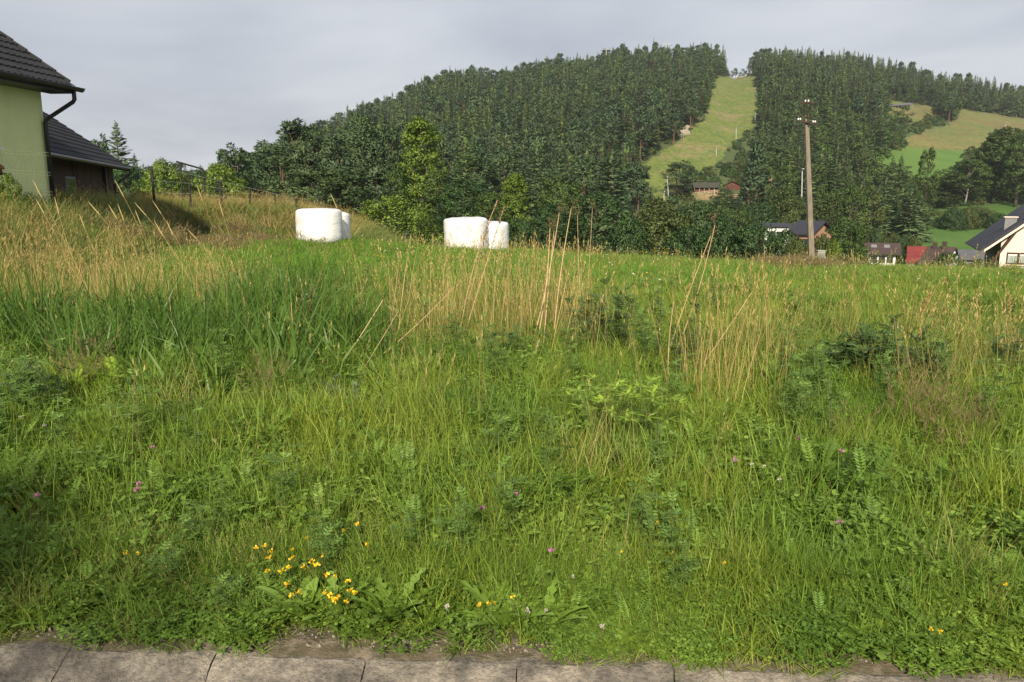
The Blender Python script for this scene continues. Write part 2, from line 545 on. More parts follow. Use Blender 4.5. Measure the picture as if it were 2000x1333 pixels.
for i in range(-13, 13):
    o = link('slab', slab_meshes[(i * 3 + (i // 4)) % 5], chan)
    o.location = (i * SL_W + .02, random.uniform(-.003, .003), random.uniform(-.004, .003))
    o.rotation_euler = (SL_A + random.uniform(-.006, .006), random.uniform(-.004, .004), random.uniform(-.003, .003))
mb = MB()
yb, zb = -SL_L * math.cos(SL_A), -SL_L * math.sin(SL_A)
prof = [(yb + .02, zb - .03), (yb - .32, zb - .03), (yb - .75, -.06), (yb - .80, -.06), (yb - .80, -.16), (yb - .33, zb - .14), (yb + .02, zb - .14)]
mb.prism([(-14, y, z) for y, z in prof], (28, 0, 0))
mb.build('channel_bed', m_bed, chan)

# ------------------------------------------------------------------ buildings
m_green = solid('green_render', (.68, .72, .36), (.63, .67, .33), 3, .95, .25, 150, c3=(.58, .63, .32), s3=.6)
m_tile = solid('anthracite_roof', (.024, .024, .027), (.015, .016, .018), 4, .65, .1, 20, spec=.35, speck=5)
m_dark = solid('dark_gutter', (.018, .018, .02), (.014, .014, .016), 5, .45, spec=.5)
m_white = solid('white_trim', (.72, .73, .70), (.65, .66, .62), 4, .7)
m_glass = solid('window_glass', (.035, .045, .05), (.02, .026, .03), 2, .06, spec=.8)
m_brown = solid('brown_boards', (.055, .03, .02), (.038, .022, .016), 4, .8, .2, 12, stretch=(8, 8, 1))
m_grey = solid('grey_render', (.22, .225, .23), (.18, .185, .19), 4, .9)

def tile_roof(mb, p0, along, upv, length, slope_len, step=.34, wave=.20, m=0):
    """profiled roof sheet: p0 eave corner, along = unit eave direction, upv = unit up-slope direction"""
    along, upv = Vector(along).normalized(), Vector(upv).normalized()
    nrm = along.cross(upv).normalized()
    if nrm.z < 0: nrm = -nrm
    nc = int(length / (wave / 4)) + 1
    nst = int(math.ceil(slope_len / step))
    V = []
    rows = []
    for k in range(nst):
        for f, h in ((0.0, .045), (.97, .012)):
            rows.append((min((k + f) * step, slope_len), h))
    for s_, h in rows:
        for i in range(nc):
            a = length * i / (nc - 1)
            w = .016 * math.sin(2 * math.pi * a / wave)
            V.append(tuple(Vector(p0) + along * a + upv * s_ + nrm * (h + w)))
    F = []
    for j in range(len(rows) - 1):
        for i in range(nc - 1):
            F.append((j * nc + i, j * nc + i + 1, (j + 1) * nc + i + 1, (j + 1) * nc + i))
    mb.add(V, F, .5, m)

# green house at the left edge: its right wall and eave run away from the camera
c = pix(77, 156, 20.0)
HB = gz(c.x, 20.0) - .35
E_z = c.z - HB            # height of wall top in the local frame
GY = R(-4.6)
gh = empty('green_house', (c.x, 20.0, HB), GY, 'pale green rendered house with dark tiled roof at the left edge', 'house')
L_, W_ = 10.0, 8.4
ov, go_ = .62, .40
pit = math.tan(R(37))
mb = MB()
mb.prism([(0, 0, 0), (0, 0, E_z), (-W_ / 2, 0, E_z + W_ / 2 * pit), (-W_, 0, E_z), (-W_, 0, 0)], (0, -L_, 0))
mb.build('wall', m_green, gh)
ez = E_z - ov * pit + .62 * ov * pit     # eave slightly kicked up
eave_z = pix(160, 172, 20.4).z - HB
up = Vector((-(W_ / 2 + ov), 0, E_z + W_ / 2 * pit + .14 - eave_z))
sl = up.length
mb = MB()
tile_roof(mb, (ov, -L_ - go_, eave_z), (0, 1, 0), up, L_ + 2 * go_, sl)
mb.prism([(ov, go_ - .02, eave_z + .01), (ov, go_ - .02, eave_z - .12), (-W_ / 2, go_ - .02, eave_z + up.z - .12), (-W_ / 2, go_ - .02, eave_z + up.z + .01)], (0, -L_ - 2 * go_ + .04, 0))
rf = mb.build('roof', m_tile, gh)
mb = MB()
upl = Vector((W_ / 2 + ov, 0, up.z))
tile_roof(mb, (-W_ - ov, -L_ - go_, eave_z), (0, 1, 0), upl, L_ + 2 * go_, sl)
mb.prism([(-W_ - ov, go_ - .02, eave_z + .01), (-W_ - ov, go_ - .02, eave_z - .12), (-W_ / 2 - .001, go_ - .02, eave_z + up.z - .12), (-W_ / 2 - .001, go_ - .02, eave_z + up.z + .01)], (0, -L_ - 2 * go_ + .04, 0))
mb.build('roof', m_tile, gh)
mb = MB()
for s_ in np.arange(.2, sl, .42):     # verge caps at the far gable edge
    p = Vector((ov, go_ + .01, eave_z)) + up.normalized() * s_
    q = p + up.normalized() * .40
    nz = Vector((up.z, 0, -up.x)).normalized()
    mb.prism([p + nz * -.10, q + nz * -.10, q + nz * .055, p + nz * .075], (0, .05, 0))
mb.build('verge_cap', m_tile, rf)
mb = MB()
mb.tube([(-W_ / 2, -L_ - go_, eave_z + up.z + .06), (-W_ / 2, go_ + .02, eave_z + up.z + .06)], .11, 8)
mb.build('ridge_cap', m_tile, rf)
mb = MB()                              # soffit boards
mb.prism([(ov - .03, go_ - .03, eave_z - .03), (.004, go_ - .03, eave_z + .22), (.004, go_ - .03, eave_z - .15), (ov - .03, go_ - .03, eave_z - .15)], (0, -L_ - 2 * go_ + .06, 0))
mb.build('soffit', m_dark, gh)
mb = MB()
n = 9
for k in range(n - 1):
    a0, a1 = math.pi * (1 + k / (n - 1)), math.pi * (1 + (k + 1) / (n - 1))
    r_ = .085
    mb.add([(ov + .075 + r_ * math.cos(a0), -L_ - go_, eave_z - .02 + r_ * math.sin(a0)), (ov + .075 + r_ * math.cos(a1), -L_ - go_, eave_z - .02 + r_ * math.sin(a1)),
            (ov + .075 + r_ * math.cos(a1), go_ + .12, eave_z - .02 + r_ * math.sin(a1)), (ov + .075 + r_ * math.cos(a0), go_ + .12, eave_z - .02 + r_ * math.sin(a0))], [(0, 1, 2, 3)])
mb.prism([(ov + .075 + .085 * math.cos(math.pi * (1 + k / 8)), go_ + .12, eave_z - .02 + .085 * math.sin(math.pi * (1 + k / 8))) for k in range(9)], (0, .03, 0))
mb.tube([(ov + .16, -L_ - go_, eave_z - .02), (ov + .16, go_ + .15, eave_z - .02)], .014, 6)
mb.build('gutter', m_dark, gh)
mb = MB()
gy_ = go_ - .18
mb.tube([(ov + .075, gy_, eave_z - .09), (ov + .075, gy_, eave_z - .30), (ov + .03, gy_, eave_z - .36), (.10, -.02, eave_z - .78), (.07, -.05, eave_z - .86), (.07, -.05, .05)], .05, 10)
mb.build('downspout', m_dark, gh, smooth=True)
wz0 = pix(6, 292, 19.0).z - HB
win = MB(); win.box((.0, -3.0, wz0), (.05, -1.78, wz0 + 1.35))
wo = win.build('window', m_white, gh)
mb = MB(); mb.box((.045, -2.9, wz0 + .10), (.06, -2.43, wz0 + 1.25)); mb.build('pane', m_glass, wo)
mb = MB(); mb.box((.045, -2.35, wz0 + .10), (.06, -1.88, wz0 + 1.25)); mb.build('pane', m_glass, wo)
mb = MB(); mb.box((.0, -3.08, wz0 - .05), (.16, -1.70, wz0)); mb.build('sill', m_white, wo)

# brown barn with a dark roof behind it
m_tile2 = solid('black_barn_roof', (.020, .021, .025), (.014, .015, .018), 2, .75, spec=.25)
c = pix(252, 328, 36.0)
BB = gz(c.x, 36.0) - .3
brn = empty('barn', (c.x, c.y, BB), R(17), 'dark brown barn with low black roof beside the green house', 'barn')
bez = c.z - BB
BL = 15.0; bov = .6; bw = 3.6; bgo = .5
rise = pix(108, 211, 36.5).z - c.z
mb = MB()
mb.prism([(-bov, -bgo, -.4), (-bov, -bgo, bez + .25), (-bw, -bgo, bez + rise - .25), (-2 * bw + bov, -bgo, bez + .25), (-2 * bw + bov, -bgo, -.4)], (0, -BL, 0))
mb.build('wall', m_brown, brn)
up = Vector((-bw, 0, rise))
mb = MB()
tile_roof(mb, (0, -BL - 2 * bgo, bez), (0, 1, 0), up, BL + 2 * bgo, up.length, .36, .30)
mb.prism([(0, -.02, bez), (0, -.02, bez - .16), (-bw, -.02, bez + rise - .16), (-bw, -.02, bez + rise)], (0, -BL - 2 * bgo + .04, 0))
mb.build('roof', m_tile2, brn)
mb = MB()
tile_roof(mb, (-2 * bw, -BL - 2 * bgo, bez), (0, 1, 0), Vector((bw, 0, rise)), BL + 2 * bgo, up.length, .36, .30)
mb.prism([(-2 * bw, -.02, bez), (-2 * bw, -.02, bez - .16), (-bw - .001, -.02, bez + rise - .16), (-bw - .001, -.02, bez + rise)], (0, -BL - 2 * bgo + .04, 0))
mb.build('roof', m_tile2, brn)
mb = MB(); mb.tube([(.06, -BL - bgo, bez - .06), (.06, -.02, bez - .06)], .07, 8); mb.build('gutter', m_dark, brn)
mb = MB(); mb.tube([(.06, -.3, bez - .1), (.05, -.32, bez - .28), (-bov + .08, -.62, bez - .75), (-bov + .08, -.64, 0)], .045, 8); mb.build('downspout', m_dark, brn)
mb = MB(); mb.box((-bov, -3.1, -.3), (-bov + .16, -2.94, bez + .1)); mb.build('post', m_dark, brn)
mb = MB(); mb.box((-bov, -9.6, bez - 1.35), (-bov + .05, -8.2, bez - .55)); wo = mb.build('window', m_grey, brn)
mb = MB(); mb.box((-bov + .045, -9.5, bez - 1.27), (-bov + .06, -8.3, bez - .63)); mb.build('pane', m_glass, wo)
for k in range(24):
    mb = MB(); yy = -bgo - .03 - k * .6
    mb.box((-bov, yy - .58, -.35), (-bov + .028 + .008 * (k % 2), yy, bez + .12), 0, random.random())
    if not (-9.7 < yy < -7.9): mb.build('board', m_brown, brn)

# white house at the right edge
Yh = 75.0
e0 = pix(1932, 489, Yh); g0 = pix(1953, 500, Yh + 1.2); rid = pix(2085, 372, Yh)
WB = gz(e0.x + 6, Yh) - .6
wh = empty('white_house', (g0.x, Yh + 1.2, WB), R(-24), 'white gabled house with dark roof and brown windows at the right edge', 'house')
m_cream = solid('cream_render', (.74, .66, .55), (.68, .60, .50), 3, .9, .1, 60)
m_slate = solid('dark_blue_roof', (.035, .037, .05), (.025, .027, .036), 3, .6)
m_timber = solid('brown_timber', (.065, .032, .02), (.045, .022, .015), 5, .75)
hw = rid.x - g0.x
ez_ = e0.z - WB; rz_ = rid.z - WB
exo = e0.x - g0.x
sl_ = (rz_ - ez_) / (rid.x - e0.x)
wz_ = ez_ + sl_ * (-exo)
D_ = 11.0
mb = MB()
mb.prism([(0, 0, 0), (2 * hw, 0, 0), (2 * hw, 0, wz_ - .2), (hw, 0, rz_ - .2), (0, 0, wz_ - .2)], (0, D_, 0))
mb.build('wall', m_cream, wh)
mb = MB()
mb.box((-.012, 0.15, 0), (-.004, D_ - .1, wz_ - .4)); mb.build('grey_side_sheet', m_grey, wh)  # thin grey sheet laid over the left side wall
tr = Vector((hw - exo, 0, rz_ - ez_))
mb = MB()
mb.prism([(exo, -.9, ez_), (hw, -.9, rz_), (hw, -.9, rz_ - .22), (exo, -.9, ez_ - .22)], (0, D_ + 1.8, 0))
mb.build('roof', m_slate, wh)
mb = MB()
mb.prism([(2 * hw - exo, -.9, ez_), (hw + .001, -.9, rz_), (hw + .001, -.9, rz_ - .22), (2 * hw - exo, -.9, ez_ - .22)], (0, D_ + 1.8, 0))
mb.build('roof', m_slate, wh)
mb = MB()
mb.prism([(exo + .35, -.96, ez_ + .10 * 0), (hw, -.96, rz_ - .26), (hw, -.96, rz_ - .52), (exo + .35, -.96, ez_ - .25)], (0, .055, 0))
mb.build('barge_board', m_cream, wh)
mb = MB(); mb.tube([(exo - .05, -.9, ez_ - .1), (exo - .05, D_ + .8, ez_ - .1)], .08, 8); mb.build('gutter', m_dark, wh)
cx0 = .3; czt = ez_ + sl_ * (cx0 - exo) + 1.2
mb = MB(); mb.box((cx0, 1.6, 2.5), (cx0 + 1.0, 2.4, czt)); ch = mb.build('chimney', m_grey, wh)
mb = MB(); mb.box((cx0 - .08, 1.52, czt), (cx0 + 1.08, 2.48, czt + .09)); mb.build('chimney_cap', m_cream, ch)
d0 = pix(1943, 519, Yh + .3); d1 = pix(2022, 408, Yh + .3)
dd = Vector((d1.x - g0.x, 0, d1.z - WB)) - Vector((d0.x - g0.x, 0, d0.z - WB))
pn = Vector((-dd.z, 0, dd.x)).normalized() * .11
a_ = Vector((d0.x - g0.x, -.55, d0.z - WB - .2)); b_ = Vector((d1.x - g0.x, -.55, d1.z - WB))
mb = MB(); mb.prism([a_ - pn, b_ - pn, b_ + pn, a_ + pn], (0, .55, 0)); mb.build('timber_brace', m_timber, wh)
wa = pix(1965, 493, Yh + 1.2); wb_ = pix(2040, 516, Yh + 1.2)
mb = MB(); mb.box((wa.x - g0.x, -.06, wb_.z - WB), (wb_.x - g0.x, .02, wa.z - WB)); wo = mb.build('window', m_timber, wh)
nw = 4; ww = (wb_.x - wa.x) / nw
m_curt = solid('curtain_behind_glass', (.42, .45, .42), (.18, .22, .21), 1.6, .15, spec=.6, stretch=(6, 1, 1))
for k in range(nw):
    mb = MB(); mb.box((wa.x - g0.x + k * ww + .10, -.075, wb_.z - WB + .14), (wa.x - g0.x + (k + 1) * ww - .10, -.05, wa.z - WB - .30)); mb.build('pane', m_curt, wo)
    mb = MB(); mb.box((wa.x - g0.x + k * ww + .10, -.082, wa.z - WB - .29), (wa.x - g0.x + (k + 1) * ww - .10, -.05, wa.z - WB - .16)); mb.build('blind_box', m_white, wo)
mb = MB(); mb.box((wa.x - g0.x - .15, -.2, wb_.z - WB - .1), (wb_.x - g0.x + .15, 0, wb_.z - WB)); mb.build('sill', m_cream, wo)

# small houses down in the valley
m_brroof = solid('brown_roof', (.075, .05, .045), (.055, .038, .034), 1.2, .75)
m_redroof = solid('red_roof', (.20, .032, .03), (.15, .028, .026), 1, .6)
m_whitew = solid('white_walls', (.72, .72, .70), (.62, .62, .60), 1, .9)
m_orange = solid('orange_render', (.42, .25, .16), (.36, .21, .14), 1, .9)
m_greyroof = solid('grey_roof', (.12, .12, .125), (.09, .09, .095), 1, .7)

def small_house(name, label, Y, px0, px1, py_ridge, py_eave, depth, wallm, roofm, rz=0, ridge_x=True, wall_h=2.8, oh=.5, skylights=0, windows=2, roof2=None):
    """gabled house; ridge along local x when ridge_x else along local y"""
    a, b = pix(px0, py_eave, Y), pix(px1, py_eave, Y)
    ze = a.z; zr = pix(px0, py_ridge, Y + depth / 2).z
    w = b.x - a.x
    cx_ = (a.x + b.x) / 2
    z0 = ze - wall_h
    h = empty(name, (cx_, Y, z0), rz, label, 'house')
    hx = w / 2
    mb = MB()
    if ridge_x:
        mb.prism([(-hx + oh, 0, -1), (-hx + oh, depth, -1), (-hx + oh, depth, wall_h), (-hx + oh, depth / 2, wall_h + zr - ze - .2), (-hx + oh, 0, wall_h)], (w - 2 * oh, 0, 0))
    else:
        mb.prism([(-hx + oh, 0, -1), (hx - oh, 0, -1), (hx - oh, 0, wall_h), (0, 0, wall_h + zr - ze - .2), (-hx + oh, 0, wall_h)], (0, depth, 0))
    mb.build('wall', wallm, h)
    rise = zr - ze
    for sgn in (0, 1):
        mb = MB(); t = .16
        if ridge_x:
            y0 = -oh if sgn == 0 else depth + oh
            zz = wall_h - oh * rise / (depth / 2)
            ym = depth / 2 + (.001 if sgn else 0)
            mb.prism([(-hx, y0, zz), (-hx, ym, wall_h + rise), (-hx, ym, wall_h + rise + t), (-hx, y0, zz + t)], (w, 0, 0))
        else:
            x0 = -hx if sgn == 0 else hx
            xm = .001 if sgn else 0
            zz = wall_h - 0 * rise
            mb.prism([(x0, -oh, zz - .1), (xm, -oh, wall_h + rise), (xm, -oh, wall_h + rise + t), (x0, -oh, zz - .1 + t)], (0, depth + 2 * oh, 0))
        r_ = mb.build('roof', (roof2 if (sgn == 0 and roof2) else roofm), h)
        if ridge_x and sgn == 0:
            for k in range(skylights):
                xx = -hx + w * (.2 + .35 * k)
                f0, f1 = .55, .8
                p = lambda f: (y0 + (ym - y0) * f, zz + (wall_h + rise - zz) * f + t + .03)
                mb = MB(); ya, za = p(f0); yb2, zb2 = p(f1)
                mb.prism([(xx, ya, za - .04), (xx, yb2, zb2 - .04), (xx, yb2, zb2 + .03), (xx, ya, za + .03)], (1.0, 0, 0))
                mb.build('skylight', m_grey, r_)
    for k in range(windows):
        xx = -hx + oh + (w - 2 * oh) * (k + .7) / (windows + .4)
        mb = MB(); mb.box((xx - .55, -.05, wall_h - 1.9), (xx + .55, .02, wall_h - .7)); wo = mb.build('window', m_timber, h)
        mb = MB(); mb.box((xx - .45, -.065, wall_h - 1.8), (xx + .45, -.04, wall_h - .8)); mb.build('pane', m_glass, wo)
    return h

h = small_house('village_house', 'brown roofed white bungalow in the valley beyond the field', 150, 1690, 1757, 476, 494, 9, m_whitew, m_brroof, R(-22), True, 2.8, .9, 2, 3)
h = small_house('village_house', 'white gabled house with dark brown roof and two chimneys down in the valley', 128, 1792, 1846, 483, 516, 6.5, m_whitew, m_brroof, R(-52), True, 2.6, .35, 0, 1)
mb = MB(); mb.box((.2, 2.6, 3.6), (.75, 3.2, 6.1)); mb.build('chimney', m_brroof, h)
mb = MB(); mb.box((-1.3, 2.6, 3.6), (-.8, 3.2, 5.9)); mb.build('chimney', m_brroof, h)
small_house('village_house', 'house with a bright red roof behind the brown roofed gable', 136, 1773, 1822, 483, 512, 7, m_whitew, m_redroof, R(-25), True, 2.6, .4, 0, 1)
small_house('village_house', 'grey roofed low outbuilding next to the white gabled house', 105, 1876, 1928, 490, 507, 7, m_grey, m_greyroof, R(-25), True, 2.2, .4, 0, 1)
h = small_house('village_house', 'orange and white house with dark roof half hidden by bushes', 105, 1535, 1592, 433, 456, 7, m_orange, m_slate, R(-42), True, 4.2, .5, 0, 2)
h = small_house('village_house', 'white walled house wing with thin dark roof between the bushes', 114, 1490, 1545, 438, 443, 6, m_whitew, m_slate, R(-20), True, 3.5, .4, 0, 2)

# log chalet, its terrace and the bank below it on the hillside
m_log = solid('red_brown_logs', (.15, .06, .04), (.09, .04, .028), 2, .8)
m_rail = solid('pale_timber_rail', (.42, .34, .22), (.32, .26, .17), 2, .8)
m_earth = solid('bare_earth', (.26, .18, .10), (.18, .14, .07), .4, .95, .6, 3, 'Position', c3=(.10, .12, .04), s3=.25)
q = unproj(1430, 372)
chl = empty('log_chalet', (q.x, q.y, q.z - .2), R(-14), 'small red brown log cabin with gable on the hillside below the ski run', 'cabin')
cw = 28 / FPX * q.y; chh = pix(1430, 353, q.y).z - q.z
for k in range(8):
    hgt = k * chh * .58 / 8
    mb = MB(); mb.tube([(-cw / 2 - .2, 0, hgt + .17), (cw / 2 + .2, 0, hgt + .17)], chh * .04, 7); mb.build('log', m_log, chl)
mb = MB(); mb.prism([(-cw / 2, .12, 0), (cw / 2, .12, 0), (cw / 2, .12, chh * .58), (0, .12, chh * .95), (-cw / 2, .12, chh * .58)], (0, 6, 0)); mb.build('wall', m_log, chl)
for sg in (-1, 1):
    mb = MB(); mb.prism([(sg * (cw / 2 + .6), -.9, chh * .55), (sg * .001, -.9, chh * 1.02), (sg * .001, -.9, chh * 1.02 + .18), (sg * (cw / 2 + .6), -.9, chh * .55 + .18)], (0, 7.6, 0)); mb.build('roof', m_timber, chl)
mb = MB(); mb.box((-.6, -.12, .3), (.6, .12, 2.2)); mb.build('door', m_timber, chl)
q = unproj(1380, 378)
cl2 = empty('log_chalet', (q.x, q.y, q.z - .1), R(-8), 'long low wooden shelter with wide roof beside the log cabin', 'cabin')
ln = 46 / FPX * q.y
mb = MB(); mb.box((-ln / 2, .6, 0), (ln / 2, 5, 2.2)); mb.build('wall', m_log, cl2)
for sg, y0, y1 in ((0, -.6, 2.6), (1, 6.2, 2.601)):
    mb = MB(); mb.prism([(-ln / 2 - .6, y0, 2.1), (-ln / 2 - .6, y1, 3.9), (-ln / 2 - .6, y1, 4.05), (-ln / 2 - .6, y0, 2.25)], (ln + 1.2, 0, 0)); mb.build('roof', solid('mossy_brown_roof', (.06, .055, .045), (.045, .05, .035), 1, .9), cl2)
for k in range(6):
    mb = MB(); xx = -ln / 2 + k * ln / 5; mb.box((xx - .09, -.3, -.4), (xx + .09, -.12, 2.1)); mb.build('post', m_rail, cl2)

def railing(label, p0, p1, nposts, drop):
    d = p1 - p0
    f = empty('terrace_railing', p0, 0, label, 'railing')
    for k in range(nposts):
        p = d * (k / (nposts - 1))
        mb = MB(); mb.box((p.x - .08, p.y - .08, p.z - drop), (p.x + .08, p.y + .08, p.z + 1.15)); mb.build('post', m_rail, f)
    for hh in (.55, 1.05):
        mb = MB(); mb.prism([(0, -.05, hh), (0, .05, hh), (0, .05, hh + .2), (0, -.05, hh + .2)], d); mb.build('rail', m_rail, f)
    mb = MB(); mb.prism([(0, -.3, -.5), (0, .8, -.5), (0, .8, -.1), (0, -.3, -.1)], d); mb.build('deck_edge', m_rail, f)
a = unproj(1352, 384); b = unproj(1400, 381)
yy = min(a.y, b.y) - 2
railing('pale timber terrace railing below the long wooden shelter', pix(1352, 384, yy), pix(1402, 378, yy), 9, 2.5)
railing('pale railing on the slope right of the log cabin', pix(1484, 370, yy + 3), pix(1516, 366, yy + 3), 6, 2.5)
railing('short slanting railing above the bank right of the log cabin', pix(1492, 357, yy + 8), pix(1512, 346, yy + 10), 5, 2.0)
def bank(px0, px1, pyt, pyb, Y):
    nx, nz = 26, 10
    V, F = [], []
    for j in range(nz):
        for i in range(nx):
            px = px0 + (px1 - px0) * i / (nx - 1)
            t = j / (nz - 1)
            p = pix(px, pyt + (pyb - pyt) * t, Y - 5 * t + random.uniform(-.35, .35))
            p.z += random.uniform(-.3, .3)
            V.append(tuple(p))
    for j in range(nz - 1):
        for i in range(nx - 1):
            a = j * nx + i; F.append((a, a + nx, a + nx + 1, a + 1))
    mb = MB(); mb.add(V, F)
    tag(mb.build('earth_bank', m_earth, smooth=True), kind='structure')
bank(1350, 1444, 380, 408, yy - .6)
bank(1478, 1518, 371, 392, yy + 2)

# open hay shed high on the dry meadow
q0, q1 = unproj(1737, 213), unproj(1781, 214)
yy = (q0.y + q1.y) / 2
p0 = pix(1737, 214, yy); p1 = pix(1781, 211, yy)
sh = empty('hay_shed', p0, 0, 'long open shed with dark roof high on the dry meadow', 'shed')
d = p1 - p0
hh = pix(1750, 204, yy).z - p0.z
mb = MB(); mb.prism([(-.5, -1, hh * .6), (-.5, 2.5, hh), (-.5, 2.5, hh + .2), (-.5, -1, hh * .6 + .2)], d * 1.05); mb.build('roof', m_greyroof, sh)
mb = MB(); mb.prism([(0, 2.4, 0), (0, 2.6, 0), (0, 2.6, hh - .2), (0, 2.4, hh - .2)], d); mb.build('wall', m_timber, sh)
for k in range(9):
    p = d * (k / 8)
    mb = MB(); mb.box((p.x - .13, p.y - .9, p.z - 1), (p.x + .13, p.y - .7, p.z + hh * .6)); mb.build('post', m_grey, sh)

# rocks cropping out along the left edge of the ski run
m_rock = solid('pale_rock', (.34, .29, .22), (.22, .19, .15), .8, .95, .8, 2)
for k, (px, py, w) in enumerate(((1334, 262, 3.6), (1343, 252, 3.0), (1329, 268, 2.4), (1366, 234, 3.2), (1372, 232, 2.0), (1445, 153, 3.0))):
    q = unproj(px, py)
    rr_ = np.random.default_rng(300 + k)
    nu, nv = 10, 6
    V = []
    for j in range(nv + 1):
        for i in range(nu):
            th, ph = 2 * math.pi * i / nu, math.pi * j / nv
            r_ = w * (.75 + .5 * vnoise(np.array(i * .8), np.array(j * .9), 300 + k).item())
            V.append((r_ * math.sin(ph) * math.cos(th), r_ * .7 * math.sin(ph) * math.sin(th), r_ * .6 * math.cos(ph)))
    F = [(j * nu + i, (j + 1) * nu + i, (j + 1) * nu + (i + 1) % nu, j * nu + (i + 1) % nu) for j in range(nv) for i in range(nu)]
    mb = MB(); mb.add(V, F)
    o = mb.build('rock', m_rock); o.location = q; o.rotation_euler = (0, 0, k)
    tag(o, ['largest pale rock at the left edge of the ski run', 'pale rock just above the largest one by the ski run', 'small pale rock below the largest one by the ski run', 'pale rock at the foot of the left lamp pole on the ski run',
            'smaller rock right of the left lamp pole', 'pale boulder at the top edge of the ski run'][k], 'rock', 'rocks by the ski run')

# ------------------------------------------------------------------ utility pole and box at the end of the field
Yp = 40.0
pb = pix(1588, 506, Yp); ptp = pix(1575, 226, Yp); pt2 = pix(1572, 190, Yp)
gzp = gz(pb.x, Yp)
m_pole = solid('weathered_pole_concrete', (.235, .20, .155), (.15, .13, .105), 3, .9, .4, 25, stretch=(4, 4, .6))
m_iron = solid('rusty_dark_iron', (.035, .026, .022), (.05, .03, .02), 8, .7)
m_porc = solid('white_porcelain', (.80, .80, .78), (.7, .7, .68), 4, .25, spec=.6)
pole = empty('utility_pole', (pb.x, Yp, gzp), 0, 'tall leaning utility pole with white insulators at the end of the field', 'utility pole')
base = Vector((pb.x - (ptp.x - pb.x) * .1, Yp, gzp - .3)); org = Vector((pb.x, Yp, gzp))
tp = Vector(ptp)
mb = MB()
prof = []
for k in range(10):
    t = k / 9; p = base.lerp(tp, t) - org; r_ = .145 * (1 - t) + .085 * t
    prof.append([(p.x - r_, p.y - r_ * .8, p.z), (p.x + r_, p.y - r_ * .8, p.z), (p.x + r_, p.y + r_ * .8, p.z), (p.x - r_, p.y + r_ * .8, p.z)])
V = [v for ring in prof for v in ring]; F = []
for k in range(9):
    for i in range(4):
        F.append((k * 4 + i, k * 4 + (i + 1) % 4, k * 4 + 4 + (i + 1) % 4, k * 4 + 4 + i))
F.append((36, 37, 38, 39))
mb.add(V, F); mb.build('shaft', m_pole, pole)
t2 = Vector(pt2) - org; t1 = tp - org
mb = MB(); mb.tube([t1 + (t1 - t2) * .6 + Vector((.02, -.13, 0)), t2 + Vector((0, -.13, .1))], .028, 8); mb.build('top_extension', m_iron, pole)
def insul(p, par):
    mb = MB()
    rr = [(0, .014), (.012, .034), (.035, .042), (.05, .03), (.06, .038), (.085, .034), (.10, .012)]
    V, F = [], []
    for z, r_ in rr:
        for k in range(10):
            V.append((p.x + r_ * math.cos(k * .628), p.y + r_ * math.sin(k * .628), p.z + z))
    for j in range(len(rr) - 1):
        for k in range(10):
            F.append((j * 10 + k, j * 10 + (k + 1) % 10, j * 10 + 10 + (k + 1) % 10, j * 10 + 10 + k))
    F.append(tuple(range(60, 70)))
    mb.add(V, F); mb.build('insulator', m_porc, par, smooth=True)
a = Vector(pix(1556, 236, Yp - .16)) - org; b = Vector(pix(1598, 243, Yp - .16)) - org
mb = MB(); mb.prism([a + Vector((0, -.035, -.04)), a + Vector((0, .035, -.04)), a + Vector((0, .035, .04)), a + Vector((0, -.035, .04))], b - a); arm = mb.build('crossarm', m_iron, pole)
a2 = Vector(pix(1560, 226, Yp - .16)) - org; b2 = Vector(pix(1600, 231, Yp - .16)) - org
mb = MB(); mb.prism([a2 + Vector((0, -.02, -.02)), a2 + Vector((0, .02, -.02)), a2 + Vector((0, .02, .02)), a2 + Vector((0, -.02, .02))], b2 - a2); mb.build('crossarm', m_iron, pole)
for px, py in ((1559, 235), (1563, 235), (1588, 240), (1592, 240)):
    insul(Vector(pix(px, py, Yp - .16)) - org, arm)
a = Vector(pix(1560, 201, Yp - .16)) - org; b = Vector(pix(1594, 201, Yp - .16)) - org
mb = MB(); mb.prism([a + Vector((0, -.03, -.035)), a + Vector((0, .03, -.035)), a + Vector((0, .03, .035)), a + Vector((0, -.03, .035))], b - a); arm = mb.build('crossarm', m_iron, pole)
for px in (1573, 1579):
    insul(Vector(pix(px, 199.5, Yp - .16)) - org, arm)
q = pix(1603, 499, 41.0); gq = gz(q.x, 41.0)
bx = empty('meter_box', (q.x, 41, gq), 0, 'small pale grey electricity cabinet beside the utility pole', 'cabinet')
m_box = solid('pale_grey_plastic', (.34, .34, .28), (.29, .29, .24), 4, .6)
tz = pix(1603, 491, 41.0).z - gq
mb = MB(); mb.box((-.19, -.12, -.1), (.19, .12, tz)); bo = mb.build('body', m_box, bx)
mb = MB(); mb.box((-.22, -.15, tz), (.22, .15, tz + .05)); mb.build('lid', m_box, bx)
mb = MB(); mb.box((-.16, -.128, .15), (-.01, -.122, tz - .08)); mb.build('door', m_grey, bx)
mb = MB(); mb.box((.01, -.128, .15), (.16, -.122, tz - .08)); mb.build('door', m_grey, bx)

